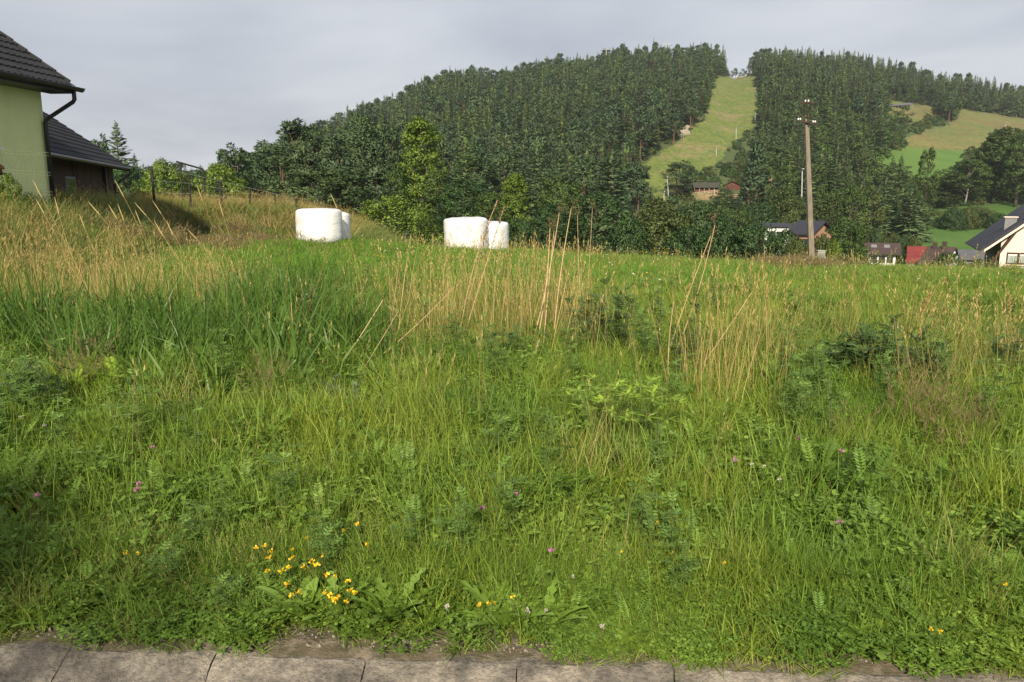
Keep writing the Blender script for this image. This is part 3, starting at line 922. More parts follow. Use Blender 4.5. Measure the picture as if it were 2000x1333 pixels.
# ------------------------------------------------------------------ ski lift masts and lamp poles on the hill
m_mast = solid('pale_grey_steel', (.42, .43, .42), (.36, .37, .36), 3, .6)
def mast(name, label, px, py0, py1, cat, arm=False, Y=None, lean=0, r_=.2):
    if Y is None:
        q = unproj(px, py1)
    else:
        q = pix(px, py1, Y)
    top = pix(px + lean, py0, q.y)
    m_ = empty(name, q, 0, label, cat)
    h = top - q
    mb = MB(); mb.tube([(0, 0, -3), (h.x, h.y, h.z)], [r_, r_ * .75], 8); mb.build('shaft', m_mast, m_)
    if arm:
        s_ = 9 / FPX * q.y
        mb = MB(); mb.box((h.x - s_, -.2, h.z - .5), (h.x + s_, .2, h.z - .1)); ar = mb.build('crossarm', m_mast, m_)
        for sg in (-1, 1):
            mb = MB(); mb.tube([(h.x + sg * s_ * .95, -2.2, h.z - .8), (h.x + sg * s_ * .95, 2.2, h.z - .8)], .3, 8); mb.build('sheave_train', m_mast, ar)
    else:
        mb = MB(); mb.box((h.x - .25, -.9, h.z - .15), (h.x + .25, .25, h.z + .1)); mb.build('lamp_head', m_mast, m_)
Ys = float(ridge_depth(np.array([.1]))[0])
mast('lift_mast', 'pale ski lift mast rising from the trees of the left hillside', 1122, 154, 196, 'lift mast', True, 600, -3, .5)
mast('lift_mast', 'ski lift mast with crossarm standing on the skyline', 1184, 96, 140, 'lift mast', True, Ys - 30, 0, .35)
mast('lift_mast', 'small ski lift mast on the skyline next to the tallest spruce', 1302, 86, 120, 'lift mast', True, Ys - 20, 0, .35)
for lab, px, a, b, ln in (('lamp pole at the left edge of the upper ski run among rocks', 1360, 197, 234, 0),
                      ('lamp pole at the top of the ski run under the trees', 1396, 118, 150, 0),
                      ('lamp pole in the middle right edge of the ski run', 1438, 247, 272, 0),
                      ('lamp pole at the narrow waist of the ski run right edge', 1475, 222, 242, 0),
                      ('taller of the two lamp poles by the upper right ski run edge', 1495, 167, 196, 0),
                      ('shorter of the two lamp poles by the upper right ski run edge', 1503, 183, 198, 0),
                      ('lamp pole half hidden by spruces at the lower right of the ski run', 1399, 287, 305, 0),
                      ('slightly leaning white pole beside the dark conifer at the foot of the ski run', 1308, 346, 392, -5),
                      ('low white post at the foot of the ski run', 1297, 374, 393, 0),
                      ('thin post on the dry meadow above the right hand trees', 1964, 240, 256, 0),
                      ('thin ladder like mast standing in the trees left of the utility pole', 1567, 330, 380, 0)):
    mast('lamp_pole', lab, px, a, b, 'lamp pole', False, None if b != 380 else 230, ln, .2)

# ------------------------------------------------------------------ trees
m_bark = solid('grey_brown_bark', (.10, .075, .055), (.06, .045, .035), 6, .95, .5, 14, stretch=(3, 3, .5))
m_pinebark = solid('reddish_pine_bark', (.17, .095, .055), (.10, .065, .045), 6, .95, .4, 14, stretch=(3, 3, .5))
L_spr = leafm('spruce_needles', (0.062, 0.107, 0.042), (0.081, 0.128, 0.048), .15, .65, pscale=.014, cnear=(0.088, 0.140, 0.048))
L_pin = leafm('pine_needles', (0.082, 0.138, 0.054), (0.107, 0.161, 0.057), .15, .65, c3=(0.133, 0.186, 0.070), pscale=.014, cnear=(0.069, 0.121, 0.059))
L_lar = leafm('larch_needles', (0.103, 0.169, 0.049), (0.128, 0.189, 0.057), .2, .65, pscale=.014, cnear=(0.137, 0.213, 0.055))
L_blu = leafm('bluish_pine_needles', (0.088, 0.146, 0.074), (0.104, 0.157, 0.073), .15, .6, c3=(0.153, 0.215, 0.103))
L_dec = leafm('broad_leaves', (0.085, 0.152, 0.038), (0.110, 0.170, 0.044), .3, .5)
L_lit = leafm('light_leaves', (0.163, 0.250, 0.037), (0.188, 0.275, 0.045), .3, .5, c3=(0.237, 0.325, 0.069))
L_drk = leafm('dark_leaves', (0.061, 0.122, 0.039), (0.077, 0.138, 0.044), .26, .45)
L_oli = leafm('olive_leaves', (.105, .145, .042), (.125, .16, .046), .3, .5)
L_brn = leafm('brownish_needles', (.085, .065, .035), (.075, .07, .035), .12, .7)

def kites(C, D, W, ln, wd):
    """N rhombic cards: centre-base C, direction D, side W, length ln, width wd"""
    ln = np.asarray(ln)[:, None]; wd = np.asarray(wd)[:, None]
    return np.stack([C, C + D * ln * .45 + W * wd * .5, C + D * ln, C + D * ln * .45 - W * wd * .5], 1)

def unit(v):
    return v / np.maximum(np.linalg.norm(v, axis=1, keepdims=True), 1e-9)

def rdirs(n, rng):
    return unit(rng.normal(size=(n, 3)))

def trunk(mb, h, r, lean=0, m=0, sides=7, rng=None, bend=.25):
    pts, rad = [], []
    bx_, by_ = rng.uniform(-bend, bend), rng.uniform(-bend, bend)
    for k in range(7):
        t = k / 6
        pts.append((bx_ * math.sin(t * 2.5) * r * 2, by_ * math.sin(t * 2) * r * 2, h * t))
        rad.append(r * (1.25 if k == 0 else 1) * (1 - t * .85))
    mb.tube(pts, rad, sides, m)
    return pts

def conifer(seed, H, Rb, levels, per, crown0=.06, droop=.35, cards=4, cw=.55, ragged=.25, dens=1.0, soft=.22):
    """spruce or larch of height H: whorls of drooping sprays; returns (trunk MB, crown MB)"""
    rng = np.random.default_rng(seed)
    tb, cb = MB(), MB()
    trunk(tb, H * .97, H * .016, rng=rng)
    Cs, Ds, Ws, Ls, Wd, Vv = [], [], [], [], [], []
    for lv in range(levels):
        t = lv / (levels - 1)
        z = H * (crown0 + (1 - crown0) * t ** .95)
        L = Rb * ((1 - t) ** .78 + .04) * rng.uniform(1 - ragged, 1 + ragged * .4)
        n = max(4, int(per * (1 - .45 * t)))
        for b in range(n):
            if rng.random() > dens: continue
            a = 2 * math.pi * (b + rng.uniform(-.4, .4)) / n + lv * 1.7
            l = L * rng.uniform(.6, 1.12)
            el = rng.uniform(-.1, .25) + t * .7 - droop * (1 - t)
            d = np.array([math.cos(a) * math.cos(el), math.sin(a) * math.cos(el), math.sin(el)])
            side = np.array([-math.sin(a), math.cos(a), 0])
            zz = z + rng.uniform(-.5, .5) * H / levels
            for c in range(cards):
                f = (c + .3) / cards
                p = np.array([0, 0, zz]) + d * l * f * .8
                p[2] += .10 * l * f * f
                sgn = 1 if c % 2 else -1
                dd = d * rng.uniform(.6, 1) + side * sgn * rng.uniform(.15, .75) + np.array([0, 0, rng.uniform(-.45, .1)])
                Cs.append(p); Ds.append(dd / np.linalg.norm(dd))
                w = side + np.array([0, 0, rng.uniform(-.9, .9)]) + d * rng.uniform(-.3, .3)
                Ws.append(w / np.linalg.norm(w))
                Ls.append(l * rng.uniform(.35, .6) * (1.15 - .35 * f) + .1); Wd.append(l * cw * rng.uniform(.25, .5) + .08)
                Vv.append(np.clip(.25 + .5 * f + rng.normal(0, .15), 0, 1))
    n = 14   # leader
    Cs += [np.array([0, 0, H * .9 + H * .08 * k / n]) for k in range(n)]
    for k in range(n):
        a = rng.uniform(0, 6.28); dd = np.array([math.cos(a) * .4, math.sin(a) * .4, .9]); Ds.append(dd / np.linalg.norm(dd))
        Ws.append(np.array([-math.sin(a), math.cos(a), 0])); Ls.append(H * .05 * (1 - .75 * k / n)); Wd.append(H * .022 * (1 - .7 * k / n)); Vv.append(.5)
    C_ = np.array(Cs) + np.array(Ds) * (np.array(Ls) * .5)[:, None]
    rad_ = unit(np.stack([C_[:, 0], C_[:, 1], 0 * C_[:, 0]], -1)) + np.array([0, 0, .55])
    nr = unit(rad_ + rdirs(len(C_), rng) * soft)
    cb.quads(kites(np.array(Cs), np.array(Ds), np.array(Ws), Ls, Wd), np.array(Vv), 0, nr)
    return tb, cb

def broad(seed, H, Rx, crown0, clumps, leaves, leaf, shape='round', tr=.02, clump_r=.30, bottom=.5, needle=False, limbs=7, soft=.32):
    """broadleaf tree or pine: trunk, limbs and leaf clumps; returns (trunk MB, crown MB)"""
    rng = np.random.default_rng(seed)
    tb, cb = MB(), MB()
    trunk(tb, H * (.8 if shape != 'bush' else .5), H * tr, rng=rng, bend=1.0)
    zc0, zc1 = H * crown0, H
    cents, rads = [], []
    tries = 0
    while len(cents) < clumps and tries < clumps * 40:
        tries += 1
        t = rng.uniform(0, 1); a = rng.uniform(0, 6.283)
        if shape == 'round': prof = math.sqrt(max(0, 1 - (2 * t - .95) ** 2 / 1.1))
        elif shape == 'tall': prof = (.3 + .7 * math.sqrt(max(0, 1 - (2 * t - .75) ** 2 / 1.56))) * (1 - t * .25)
        elif shape == 'pine': prof = min(1, (1.08 - t) ** .55 * 1.0) * (.55 + .45 * min(1, t * 3))
        elif shape == 'cone': prof = (1.05 - t) ** .8
        else: prof = math.sqrt(max(0, 1 - t ** 2.2))
        rr = Rx * prof * math.sqrt(rng.uniform(.15, 1)) * (.82 + .36 * vnoise(np.array(a * 1.3), np.array(t * 3.), seed).item())
        p = np.array([math.cos(a) * rr, math.sin(a) * rr, zc0 + (zc1 - zc0) * t * .96])
        cents.append(p); rads.append(Rx * clump_r * rng.uniform(.6, 1.25) * (1 - .3 * t))
    for k in range(limbs):
        c = cents[rng.integers(len(cents))]
        z0 = max(H * .12, c[2] * rng.uniform(.45, .75)); z0 = min(z0, H * .7)
        tb.tube([(0, 0, z0), (c[0] * .5, c[1] * .5, (z0 + c[2]) / 2 + .02 * H), tuple(c)], [H * tr * .4, H * tr * .25, H * tr * .08], 5)
    P, D, W, Ls, Wd, V, NR = [], [], [], [], [], [], []
    for c, r in zip(cents, rads):
        n = int(leaves * rng.uniform(.7, 1.3))
        o = rdirs(n, rng) * (rng.uniform(.25, 1, (n, 1)) ** .5) * r
        o[:, 2] *= .75
        out = unit(o + np.array([c[0], c[1], 0]) * .25)
        d = unit(out + rdirs(n, rng) * .8 + (np.array([0, 0, .35]) if needle else np.array([0, 0, -.2])))
        w = unit(np.cross(d, rdirs(n, rng)))
        P.append(c + o); D.append(d); W.append(w)
        NR.append(unit(unit(o) * .9 + unit(np.array([[c[0], c[1], (c[2] - (zc0 + zc1) / 2) * .6]]) + 1e-6) * .7 + np.array([0, 0, .35]) + rdirs(n, rng) * soft))
        k = leaf * rng.uniform(.6, 1.4, n)
        Ls.append(k * (1.5 if needle else 1)); Wd.append(k * (.5 if needle else .75))
        V.append(np.clip(rng.normal(.5, .17, n) + rng.normal(0, .12), 0, 1))
    cb.quads(kites(np.concatenate(P), np.concatenate(D), np.concatenate(W), np.concatenate(Ls), np.concatenate(Wd)), np.concatenate(V), 0, np.concatenate(NR))
    return tb, cb

# -- near prototypes: separate trunk and crown meshes of unit-ish trees (height given), re-used by copies
PRO = {}
def near_proto(key, pair, bark, leaf, H):
    tb, cb = pair
    PRO[key] = (tb.mesh('trunk', [bark], True), cb.mesh('crown', [leaf]), H)

for k in range(2):
    near_proto('spruce%d' % k, conifer(100 + k, 16, 3.3, 34, 11, cards=6, cw=.45), m_bark, L_spr, 16)
    near_proto('pine%d' % k, broad(110 + k, 14, 2.9, .22, 75, 95, .26, 'pine', .016, .24, needle=True), m_pinebark, L_pin, 14)
    near_proto('bluepine%d' % k, broad(115 + k, 12, 3.1, .05, 95, 95, .26, 'cone', .016, .22, needle=True), m_pinebark, L_blu, 12)
    near_proto('larch%d' % k, conifer(120 + k, 16, 2.6, 36, 9, cards=6, cw=.34, ragged=.4, droop=.1), m_bark, L_lar, 16)
    near_proto('tree%d' % k, broad(130 + k, 14, 4.2, .15, 95, 85, .30, 'round', .02, .26), m_bark, L_dec, 14)
    near_proto('darktree%d' % k, broad(135 + k, 12, 4.2, .05, 95, 90, .28, 'round', .02, .26), m_bark, L_drk, 12)
    near_proto('bush%d' % k, broad(140 + k, 4, 3.0, .02, 110, 90, .15, 'bush', .02, .22, limbs=10), m_bark, L_drk, 4)
    near_proto('olivebush%d' % k, broad(145 + k, 4, 3.0, .02, 110, 90, .15, 'bush', .02, .22, limbs=10), m_bark, L_oli, 4)
    near_proto('lightbush%d' % k, broad(150 + k, 4, 3.0, .02, 110, 90, .14, 'bush', .02, .22, limbs=10), m_bark, L_lit, 4)
near_proto('hightree0', broad(170, 22, 4.0, .32, 100, 85, .34, 'round', .009, .25), solid('pale_bark', (.30, .27, .22), (.2, .18, .15), 4, .9), L_dec, 22)
near_proto('hightree1', broad(171, 22, 3.6, .4, 90, 85, .34, 'tall', .009, .27), solid('pale_bark', (.3, .27, .22)), L_drk, 22)
near_proto('talltree0', broad(160, 15, 3.1, .03, 190, 100, .24, 'tall', .016, .24), m_bark, L_lit, 15)
near_proto('midtree0', broad(161, 10, 2.6, .05, 85, 90, .22, 'tall', .016, .27), m_bark, L_dec, 10)
near_proto('oliveround0', broad(162, 12, 3.6, .1, 90, 85, .28, 'round', .018, .27), m_bark, L_oli, 12)

NAMES = {'spruce': ('spruce_tree', 'tree'), 'pine': ('pine_tree', 'tree'), 'bluepine': ('pine_tree', 'tree'), 'larch': ('larch_tree', 'tree'),
         'tree': ('broadleaf_tree', 'tree'), 'darktree': ('broadleaf_tree', 'tree'), 'talltree': ('broadleaf_tree', 'tree'), 'midtree': ('broadleaf_tree', 'tree'),
         'oliveround': ('broadleaf_tree', 'tree'), 'hightree': ('broadleaf_tree', 'tree'), 'bush': ('bush', 'bush'), 'olivebush': ('bush', 'bush'), 'lightbush': ('bush', 'bush')}
COVER = []     # (px0, px1, py0, py1, depth) of what hides the forest behind
def place(key, px, py_top, Y, width_px=None, label=None, group=None, base_off=0.0, rot=None):
    """a tree or bush with its top at pixel (px, py_top) when standing at depth Y on the terrain"""
    tm, cm, H = PRO[key]
    p = pix(px, py_top, Y)
    zb = gz(p.x, Y) + base_off
    h = max(.8, p.z - zb)
    s = h / H
    nm, cat = NAMES[key.rstrip('0123456789')]
    e = empty(nm, (p.x, Y, zb - .05), random.uniform(0, 6.28) if rot is None else rot, label, cat, group)
    sx = s
    co = np.empty(len(cm.vertices) * 3); cm.vertices.foreach_get('co', co)
    if width_px:
        w0 = np.percentile(np.abs(co.reshape(-1, 3)[:, 0]), 99) * 2
        sx = width_px / FPX * Y / w0
    e.scale = (sx, sx, s)
    link('trunk', tm, e); link('crown', cm, e)
    w = width_px or 40
    COVER.append((px - w * .4, px + w * .4, py_top + 6, 500, Y))
    return e

# left, behind the barn and the fence
place('spruce0', 226, 239, 62, 84, 'tall dark pine rising behind the black barn roof')
place('pine1', 192, 256, 66, 40, 'slim pine just above the slope of the black barn roof')
place('spruce1', 262, 300, 70, 50, 'dark conifer directly right of the barn eave')
place('lightbush0', 318, 314, 40, 118, 'bright green bush behind the fence nearest the barn')
place('lightbush1', 425, 322, 42, 150, 'bright green rounded bush behind the fence under a pine')
place('darktree0', 250, 322, 55, 120, 'dark green shrubby tree between barn and bright bush')
place('darktree1', 312, 336, 58, 110, 'dark leafy tree behind the bright bush nearest the barn')
place('darktree0', 385, 330, 60, 110, 'dark leafy tree between the two bright bushes behind the fence')
place('pine1', 452, 274, 80, 66, 'lone dark pine above the bright bush behind the fence')
place('pine0', 478, 322, 84, 60, 'small pine at the left end of the pine wood')
place('pine1', 515, 292, 95, 80, 'middle sized pine left of the tallest front pine')
place('pine0', 577, 231, 105, 92, 'tallest front pine of the left wood standing against the sky')
place('pine0', 548, 300, 84, 85, 'pine with brown tinged crown behind the fence wire')
place('bluepine0', 592, 278, 92, 95, 'bluish pine in front of the tallest front pine')
place('bluepine1', 652, 262, 96, 100, 'broad bluish pine at the middle of the left wood')
place('pine1', 612, 320, 78, 110, 'wide low pine right behind the left white bales')
place('pine0', 700, 246, 100, 95, 'pine with yellowish crown left of the tall leafy tree')
place('bluepine0', 735, 272, 95, 85, 'blue grey pine beside the tall leafy tree')
place('pine1', 680, 318, 80, 95, 'dark pine above the gap between the bales')
place('bluepine1', 622, 362, 66, 44, 'small pale young pine peeping over the left bales')
place('talltree0', 822, 226, 84, 108, 'tall bright green leafy tree in the middle of the wood edge')
place('midtree0', 855, 330, 78, 80, 'leafy tree at the right foot of the tallest leafy tree')
place('tree0', 775, 318, 82, 60, 'green leafy tree at the left foot of the tallest leafy tree')
place('lightbush1', 768, 384, 44, 215, 'wide bright green bush between the two pairs of bales', base_off=-.2)
place('darktree1', 905, 350, 72, 120, 'dark leafy tree behind the right pair of bales')
place('talltree0', 1004, 336, 70, 74, 'slender green tree above the right end of the bales')
place('midtree0', 955, 374, 66, 84, 'low leafy tree just above the right bales')
place('tree1', 1092, 338, 74, 95, 'olive green leafy tree behind the tall dead stalks')
place('spruce0', 1196, 290, 150, 92, 'large spruce at the left edge of the ski run foot')
place('pine0', 1145, 306, 150, 84, 'brownish pine left of the large spruce by the ski run', )
place('pine1', 1075, 322, 150, 80, 'pine behind the olive tree near the ski run')
place('pine0', 985, 300, 150, 80, 'pine in the shade of the hill above the right bales')
place('pine1', 925, 288, 145, 80, 'pine right of the tallest leafy tree')
place('darktree0', 1168, 372, 62, 150, 'big dark rounded tree behind the dead stalks right of the bales')
place('darktree1', 1085, 398, 60, 120, 'dark leafy thicket bush between bales and dead stalks')
place('bush0', 1010, 428, 52, 110, 'dark bush at the field edge right of the bales')
place('bush1', 1228, 420, 56, 90, 'dark bush filling the gap left of the olive bush')
place('oliveround0', 1280, 384, 110, 100, 'olive tree at the foot of the ski run')
place('olivebush0', 1312, 414, 62, 160, 'large olive green bush at the field edge below the ski run')
place('bush1', 1350, 440, 57, 110, 'darker low bush in front of the large olive bush', )
place('bush0', 1408, 428, 62, 120, 'dark bush behind the leaning dead stalk')
place('bush1', 1478, 440, 60, 150, 'wide dark bush in front of the white house wing')
place('darktree0', 1370, 392, 120, 120, 'dark tree below the earth bank of the chalet')
place('tree1', 1440, 402, 150, 70, 'leafy tree below the log cabin')
place('bush0', 1535, 452, 57, 100, 'dark bush left of the utility pole foot')
place('olivebush1', 1560, 466, 52, 70, 'olive bush touching the left side of the utility pole')
place('olivebush0', 1608, 458, 60, 70, 'leafy bush right of the utility pole')
place('tree0', 1648, 428, 100, 85, 'loose leafy tree right of the utility pole')
place('midtree0', 1675, 440, 98, 50, 'thin leafy shrub tree left of the brown roofed bungalow')
place('lightbush0', 1630, 470, 55, 50, 'small fresh green bush between pole and bungalow')
place('bush1', 1853, 494, 70, 76, 'dark green bush in front of the red roofed house')
place('bush0', 1910, 508, 55, 70, 'low dark hedge bush at the foot of the white gabled house')
place('bush1', 1975, 519, 52, 80, 'low bush under the windows of the white gabled house')
place('pine1', 1328, 311, 290, 56, 'broad dark conifer standing alone at the foot of the ski run')
place('spruce0', 1412, 360, 255, 36, 'narrow dark conifer in front of the log chalet')

# rows further back
ORD = ['first', 'second', 'third', 'fourth', 'fifth', 'sixth', 'seventh', 'eighth', 'ninth', 'tenth', 'eleventh', 'twelfth', 'thirteenth', 'fourteenth', 'fifteenth', 'sixteenth', 'seventeenth', 'eighteenth']
def zone(n, keys, x0, x1, d0, d1, ytop, jit, w0, w1, label, group, seed):
    rng = np.random.default_rng(seed)
    xs_ = np.sort(np.linspace(x0, x1, n) + rng.uniform(-.5, .5, n) * (x1 - x0) / n)
    for k in range(n):
        py = np.interp(xs_[k], [a for a, b in ytop], [b for a, b in ytop]) + rng.uniform(-jit, jit)
        place(keys[rng.integers(len(keys))], xs_[k], py, rng.uniform(d0, d1), rng.uniform(w0, w1), label + ', ' + ORD[k] + ' from the left', group)
zone(14, ['pine0', 'pine1', 'bluepine0', 'larch0'], 480, 900, 125, 180, [(480, 300), (560, 262), (640, 235), (760, 232), (900, 268)], 14, 60, 84,
     'pine in the second row of the left wood', 'pines of the left wood', 1)
zone(10, ['pine0', 'pine1', 'larch1', 'spruce0'], 890, 1240, 170, 240, [(890, 270), (1240, 300)], 14, 50, 76, 'conifer at the hill foot behind the bales', 'conifers at the hill foot', 2)
zone(12, ['darktree0', 'darktree1', 'tree0', 'oliveround0'], 1390, 1700, 150, 200, [(1390, 412), (1480, 402), (1520, 372), (1700, 372)], 14, 56, 90, 'leafy tree in the wood behind the utility pole', 'leafy trees behind the pole', 3)
zone(16, ['tree0', 'spruce0', 'larch1', 'tree1', 'spruce1'], 1400, 1720, 225, 275, [(1400, 330), (1440, 385), (1520, 325), (1560, 300), (1640, 312), (1690, 352), (1720, 360)], 14, 36, 66, 'tree on the lower hillside behind the utility pole', 'lower hillside trees', 4)
zone(9, ['spruce0', 'spruce1'], 1672, 1806, 205, 228, [(1672, 372), (1745, 352), (1806, 388)], 12, 40, 60, 'tall dark spruce in the group above the bungalow', 'spruces above the bungalow', 5)
place('spruce0', 1745, 306, 232, 44, 'taller left one of the two pointed spruces against the green meadow')
place('spruce1', 1762, 303, 236, 44, 'taller right one of the two pointed spruces against the green meadow')
place('midtree0', 1816, 288, 236, 50, 'slim grey green birch like tree against the green meadow')
zone(15, ['hightree0', 'tree0', 'tree1', 'hightree0'], 1825, 2040, 272, 300, [(1825, 366), (1872, 332), (1908, 296), (1945, 268), (1975, 258), (2040, 290)], 14, 56, 92, 'tall leafy tree above the valley meadow', 'leafy trees above the valley meadow', 6)
zone(12, ['bush0', 'bush1', 'olivebush0'], 1835, 1955, 236, 252, [(1835, 416), (1890, 408), (1955, 416)], 8, 40, 60, 'low shrub on the valley meadow', 'shrubs on the valley meadow', 7)
zone(9, ['bush0', 'olivebush1'], 1690, 1790, 165, 190, [(1690, 452), (1790, 462)], 6, 26, 44, 'small shrub at the lower edge of the spruce group', 'shrubs below the spruces', 8)

# ------------------------------------------------------------------ the forest on the hill
def far_mesh(key, pair, bark, leaf, H):
    tb, cb = pair
    n = len(tb.F)
    mb = MB(); mb.V = tb.V + cb.V; mb.n = tb.n + cb.n
    mb.F = tb.F + [[i + tb.n for i in f] for f in cb.F]; mb.v = tb.v + [.5 + (q - .5) * .45 for q in cb.v]; mb.m = [0] * n + [1] * len(cb.F); mb.N = {k + n: a for k, a in cb.N.items()}
    return mb.mesh(key, [bark, leaf]), H
FARP = [far_mesh('spruce_tree', conifer(200, 18, 3.1, 24, 10, cards=5, cw=.6), m_bark, L_spr, 18),
        far_mesh('spruce_tree', conifer(201, 18, 2.8, 24, 10, cards=5, cw=.6, crown0=.15, ragged=.35), m_bark, L_spr, 18),
        far_mesh('pine_tree', broad(202, 18, 2.8, .4, 36, 36, .6, 'cone', .012, .36, needle=True, limbs=4), m_pinebark, L_pin, 18),
        far_mesh('pine_tree', broad(203, 18, 3.0, .35, 38, 36, .6, 'pine', .012, .34, needle=True, limbs=4), m_pinebark, L_pin, 18),
        far_mesh('larch_tree', conifer(204, 19, 2.9, 26, 10, cards=5, cw=.55, crown0=.2, ragged=.3, droop=.1), m_bark, L_lar, 19),
        far_mesh('broadleaf_tree', broad(205, 13, 3.6, .15, 34, 36, .6, 'round', .016, .32, limbs=4), m_bark, L_dec, 13),
        far_mesh('pine_tree', broad(206, 15, 2.6, .35, 30, 30, .5, 'pine', .012, .34, needle=True, limbs=4), m_pinebark, L_brn, 15)]
FN = ['spruce', 'spruce', 'pine', 'pine', 'larch', 'broadleaf tree', 'brownish pine']
rng = np.random.default_rng(77)
NF = 24000
fu = rng.uniform(-.78, .86, NF)
fd = np.sqrt(rng.uniform(235 ** 2, 830 ** 2, NF))
fx, fy = fu * fd, fd
fz = far(fx, fy)
fpx, fpy = project(fx, fy, fz)
ok = (fd < ridge_depth(fu) + 14) & (fpx > -300) & (fpx < 2300)
for poly in (SKI, TAN, TAN2, GRN, LOW, CLR, CLR2):
    jx = rng.uniform(-4, 4, NF)
    ok &= ~in_poly(fpx + jx, fpy, poly)
    if poly is not CLR2:   # nothing tall right in front of an open meadow
        for lift in (.35, .65, .95):
            qx, qy = project(fx, fy, fz + 20 * lift)
            ok &= ~(in_poly(qx, qy, poly) & (rng.random(NF) < (.95 if poly is not GRN else .85)))
ok &= ~((fpx > 1340) & (fpx < 1530) & (fpy > 372) & (fpy < 408))
CHB = [(1350, 350), (1450, 346), (1450, 402), (1350, 402)]; CHC = [(1480, 344), (1520, 342), (1520, 386), (1480, 386)]
for lift in (.2, .5, .8, 1.0):
    qx, qy = project(fx, fy, fz + 18 * lift)
    ok &= ~((in_poly(qx, qy, CHB) | in_poly(qx, qy, CHC)) & (fd < 305))
ok &= ~((fpx > 1690) & (fpy > 300) & (fd < 300))
gap = (fpx > 1418) & (fpx < 1464) & (fpy < 160)
ok &= ~(gap & (rng.random(NF) < .5))
ok &= ~((fpx < 560) & (fpx > -300) & (rng.random(NF) < .35))
fx, fy, fz, fpx, fpy, gap = [a[ok] for a in (fx, fy, fz, fpx, fpy, gap)]
# thin by distance (about one stem each 5 m)
cell = {}
keep = np.zeros(len(fx), bool)
for i in np.argsort(rng.random(len(fx))):
    kx, ky = int(fx[i] // 5.2), int(fy[i] // 6.4)
    if cell.get((kx, ky), 0) < 1:
        cell[(kx, ky)] = 1; keep[i] = True
fx, fy, fz, fpx, fpy, gap = [a[keep] for a in (fx, fy, fz, fpx, fpy, gap)]
nf = len(fx)
zone_n = fbm(fx * .012, fy * .012, 21, 3)
r = rng.random(nf)
right = fpx > 1480
lz = sm((zone_n - .42) / .16)
pick = np.where(r < .17, 2, np.where(r < .34, 3, np.where(r < .45 + .28 * lz, 4, np.where(r < .82, 0, np.where(r < .90, 1, np.where(r < .975, 5, 6))))))
pr = np.where(r < .34, 0, np.where(r < .64, 1, np.where(r < .80, 4, np.where(r < .90, 2, 5))))
pick = np.where(right, pr, pick)
low_r = right & (fpy > 260) & (zone_n > .5)
pick = np.where(low_r & (rng.random(nf) < .6), 5, pick)
hgt = rng.uniform(.55, 1.28, nf) * np.where(pick == 5, .9, 1)
edge_sk = np.zeros(nf, bool)
hgt = np.where(gap, hgt * .38, hgt)
hgt = np.where((fpx < 560), hgt * .62, hgt)
hgt = hgt * (.86 + .3 * fbm(fx * .03, fy * .03, 31, 2))
wid = (.45 + .6 * hgt) * rng.uniform(1.05, 1.4, nf)
H0 = np.array([h for _, h in FARP])[pick]
# which of them show most: paint front to back on a coarse grid
GW, GH = 500, 170
cov = np.zeros((GH, GW), bool)
items = [('c', Yc, x0, x1, y0, y1) for x0, x1, y0, y1, Yc in COVER]
tx, ty = project(fx, fy, fz + H0 * hgt)
rw = FPX * 2.4 * wid / fy
for i in range(nf):
    items.append((i, fy[i], tx[i] - rw[i], tx[i] + rw[i], ty[i], ty[i] + (fpy[i] - ty[i]) * .9))
cov[int(480 / 4):, :] = True
cov[:90, :24] = True
area = np.zeros(nf)
for it in sorted(items, key=lambda t: t[1]):
    i, Yc, x0, x1, y0, y1 = it
    a0, a1, b0, b1 = int(max(0, x0 / 4)), int(min(GW, x1 / 4 + 1)), int(max(0, y0 / 4)), int(min(GH, y1 / 4 + 1))
    if a1 <= a0 or b1 <= b0: continue
    if i != 'c':
        area[i] = np.count_nonzero(~cov[b0:b1, a0:a1])
    cov[b0:b1, a0:a1] = True
order = np.argsort(-area)
solo = np.zeros(nf, bool)
cnt = {}
for i in order:
    if solo.sum() >= 290 or area[i] < 2: break
    solo[i] = True
def where_label(i):
    k = FN[pick[i]]
    X_, Y_ = tx[i], ty[i]
    sky_y = np.interp(X_, [a for a, b in SKYLINE], [b for a, b in SKYLINE])
    size = 'small' if hgt[i] < .95 else ('tall' if hgt[i] > 1.15 else 'medium')
    over = [(480, 'beyond the fence'), (600, 'above the left bales'), (760, 'left of the tall bright leafy tree'), (870, 'over the tall bright leafy tree'), (980, 'above the right bales'), (1100, 'left of the upper lift mast'),
            (1200, 'under the skyline lift mast'), (1300, 'above the large spruce'), (1436, 'along the left edge of the ski run'), (1530, 'along the right edge of the ski run'), (1620, 'behind the utility pole'),
            (1730, 'left of the hay shed'), (1800, 'by the hay shed'), (1880, 'above the dry meadow'), (9999, 'above the right end of the dry meadow')]
    w = next(s for lim, s in over if X_ < lim)
    if Y_ < sky_y + 14: lev = 'on the skyline'
    elif Y_ < sky_y + 60: lev = 'high on the hill'
    elif Y_ < sky_y + 120: lev = 'halfway up the hill'
    else: lev = 'low on the hill'
    return '%s %s %s %s' % (size, k, lev, w), ('forest trees left of the ski run' if X_ < 1436 else 'forest trees right of the ski run')
rz = rng.uniform(0, 6.283, nf)
for i in np.nonzero(solo)[0]:
    o = link(FARP[pick[i]][0].name.split('.')[0], FARP[pick[i]][0])
    o.location = (fx[i], fy[i], fz[i] - .3)
    o.rotation_euler = (0, 0, rz[i]); o.scale = (wid[i], wid[i], hgt[i])
    lab, grp = where_label(i)
    tag(o, lab, 'tree', grp)
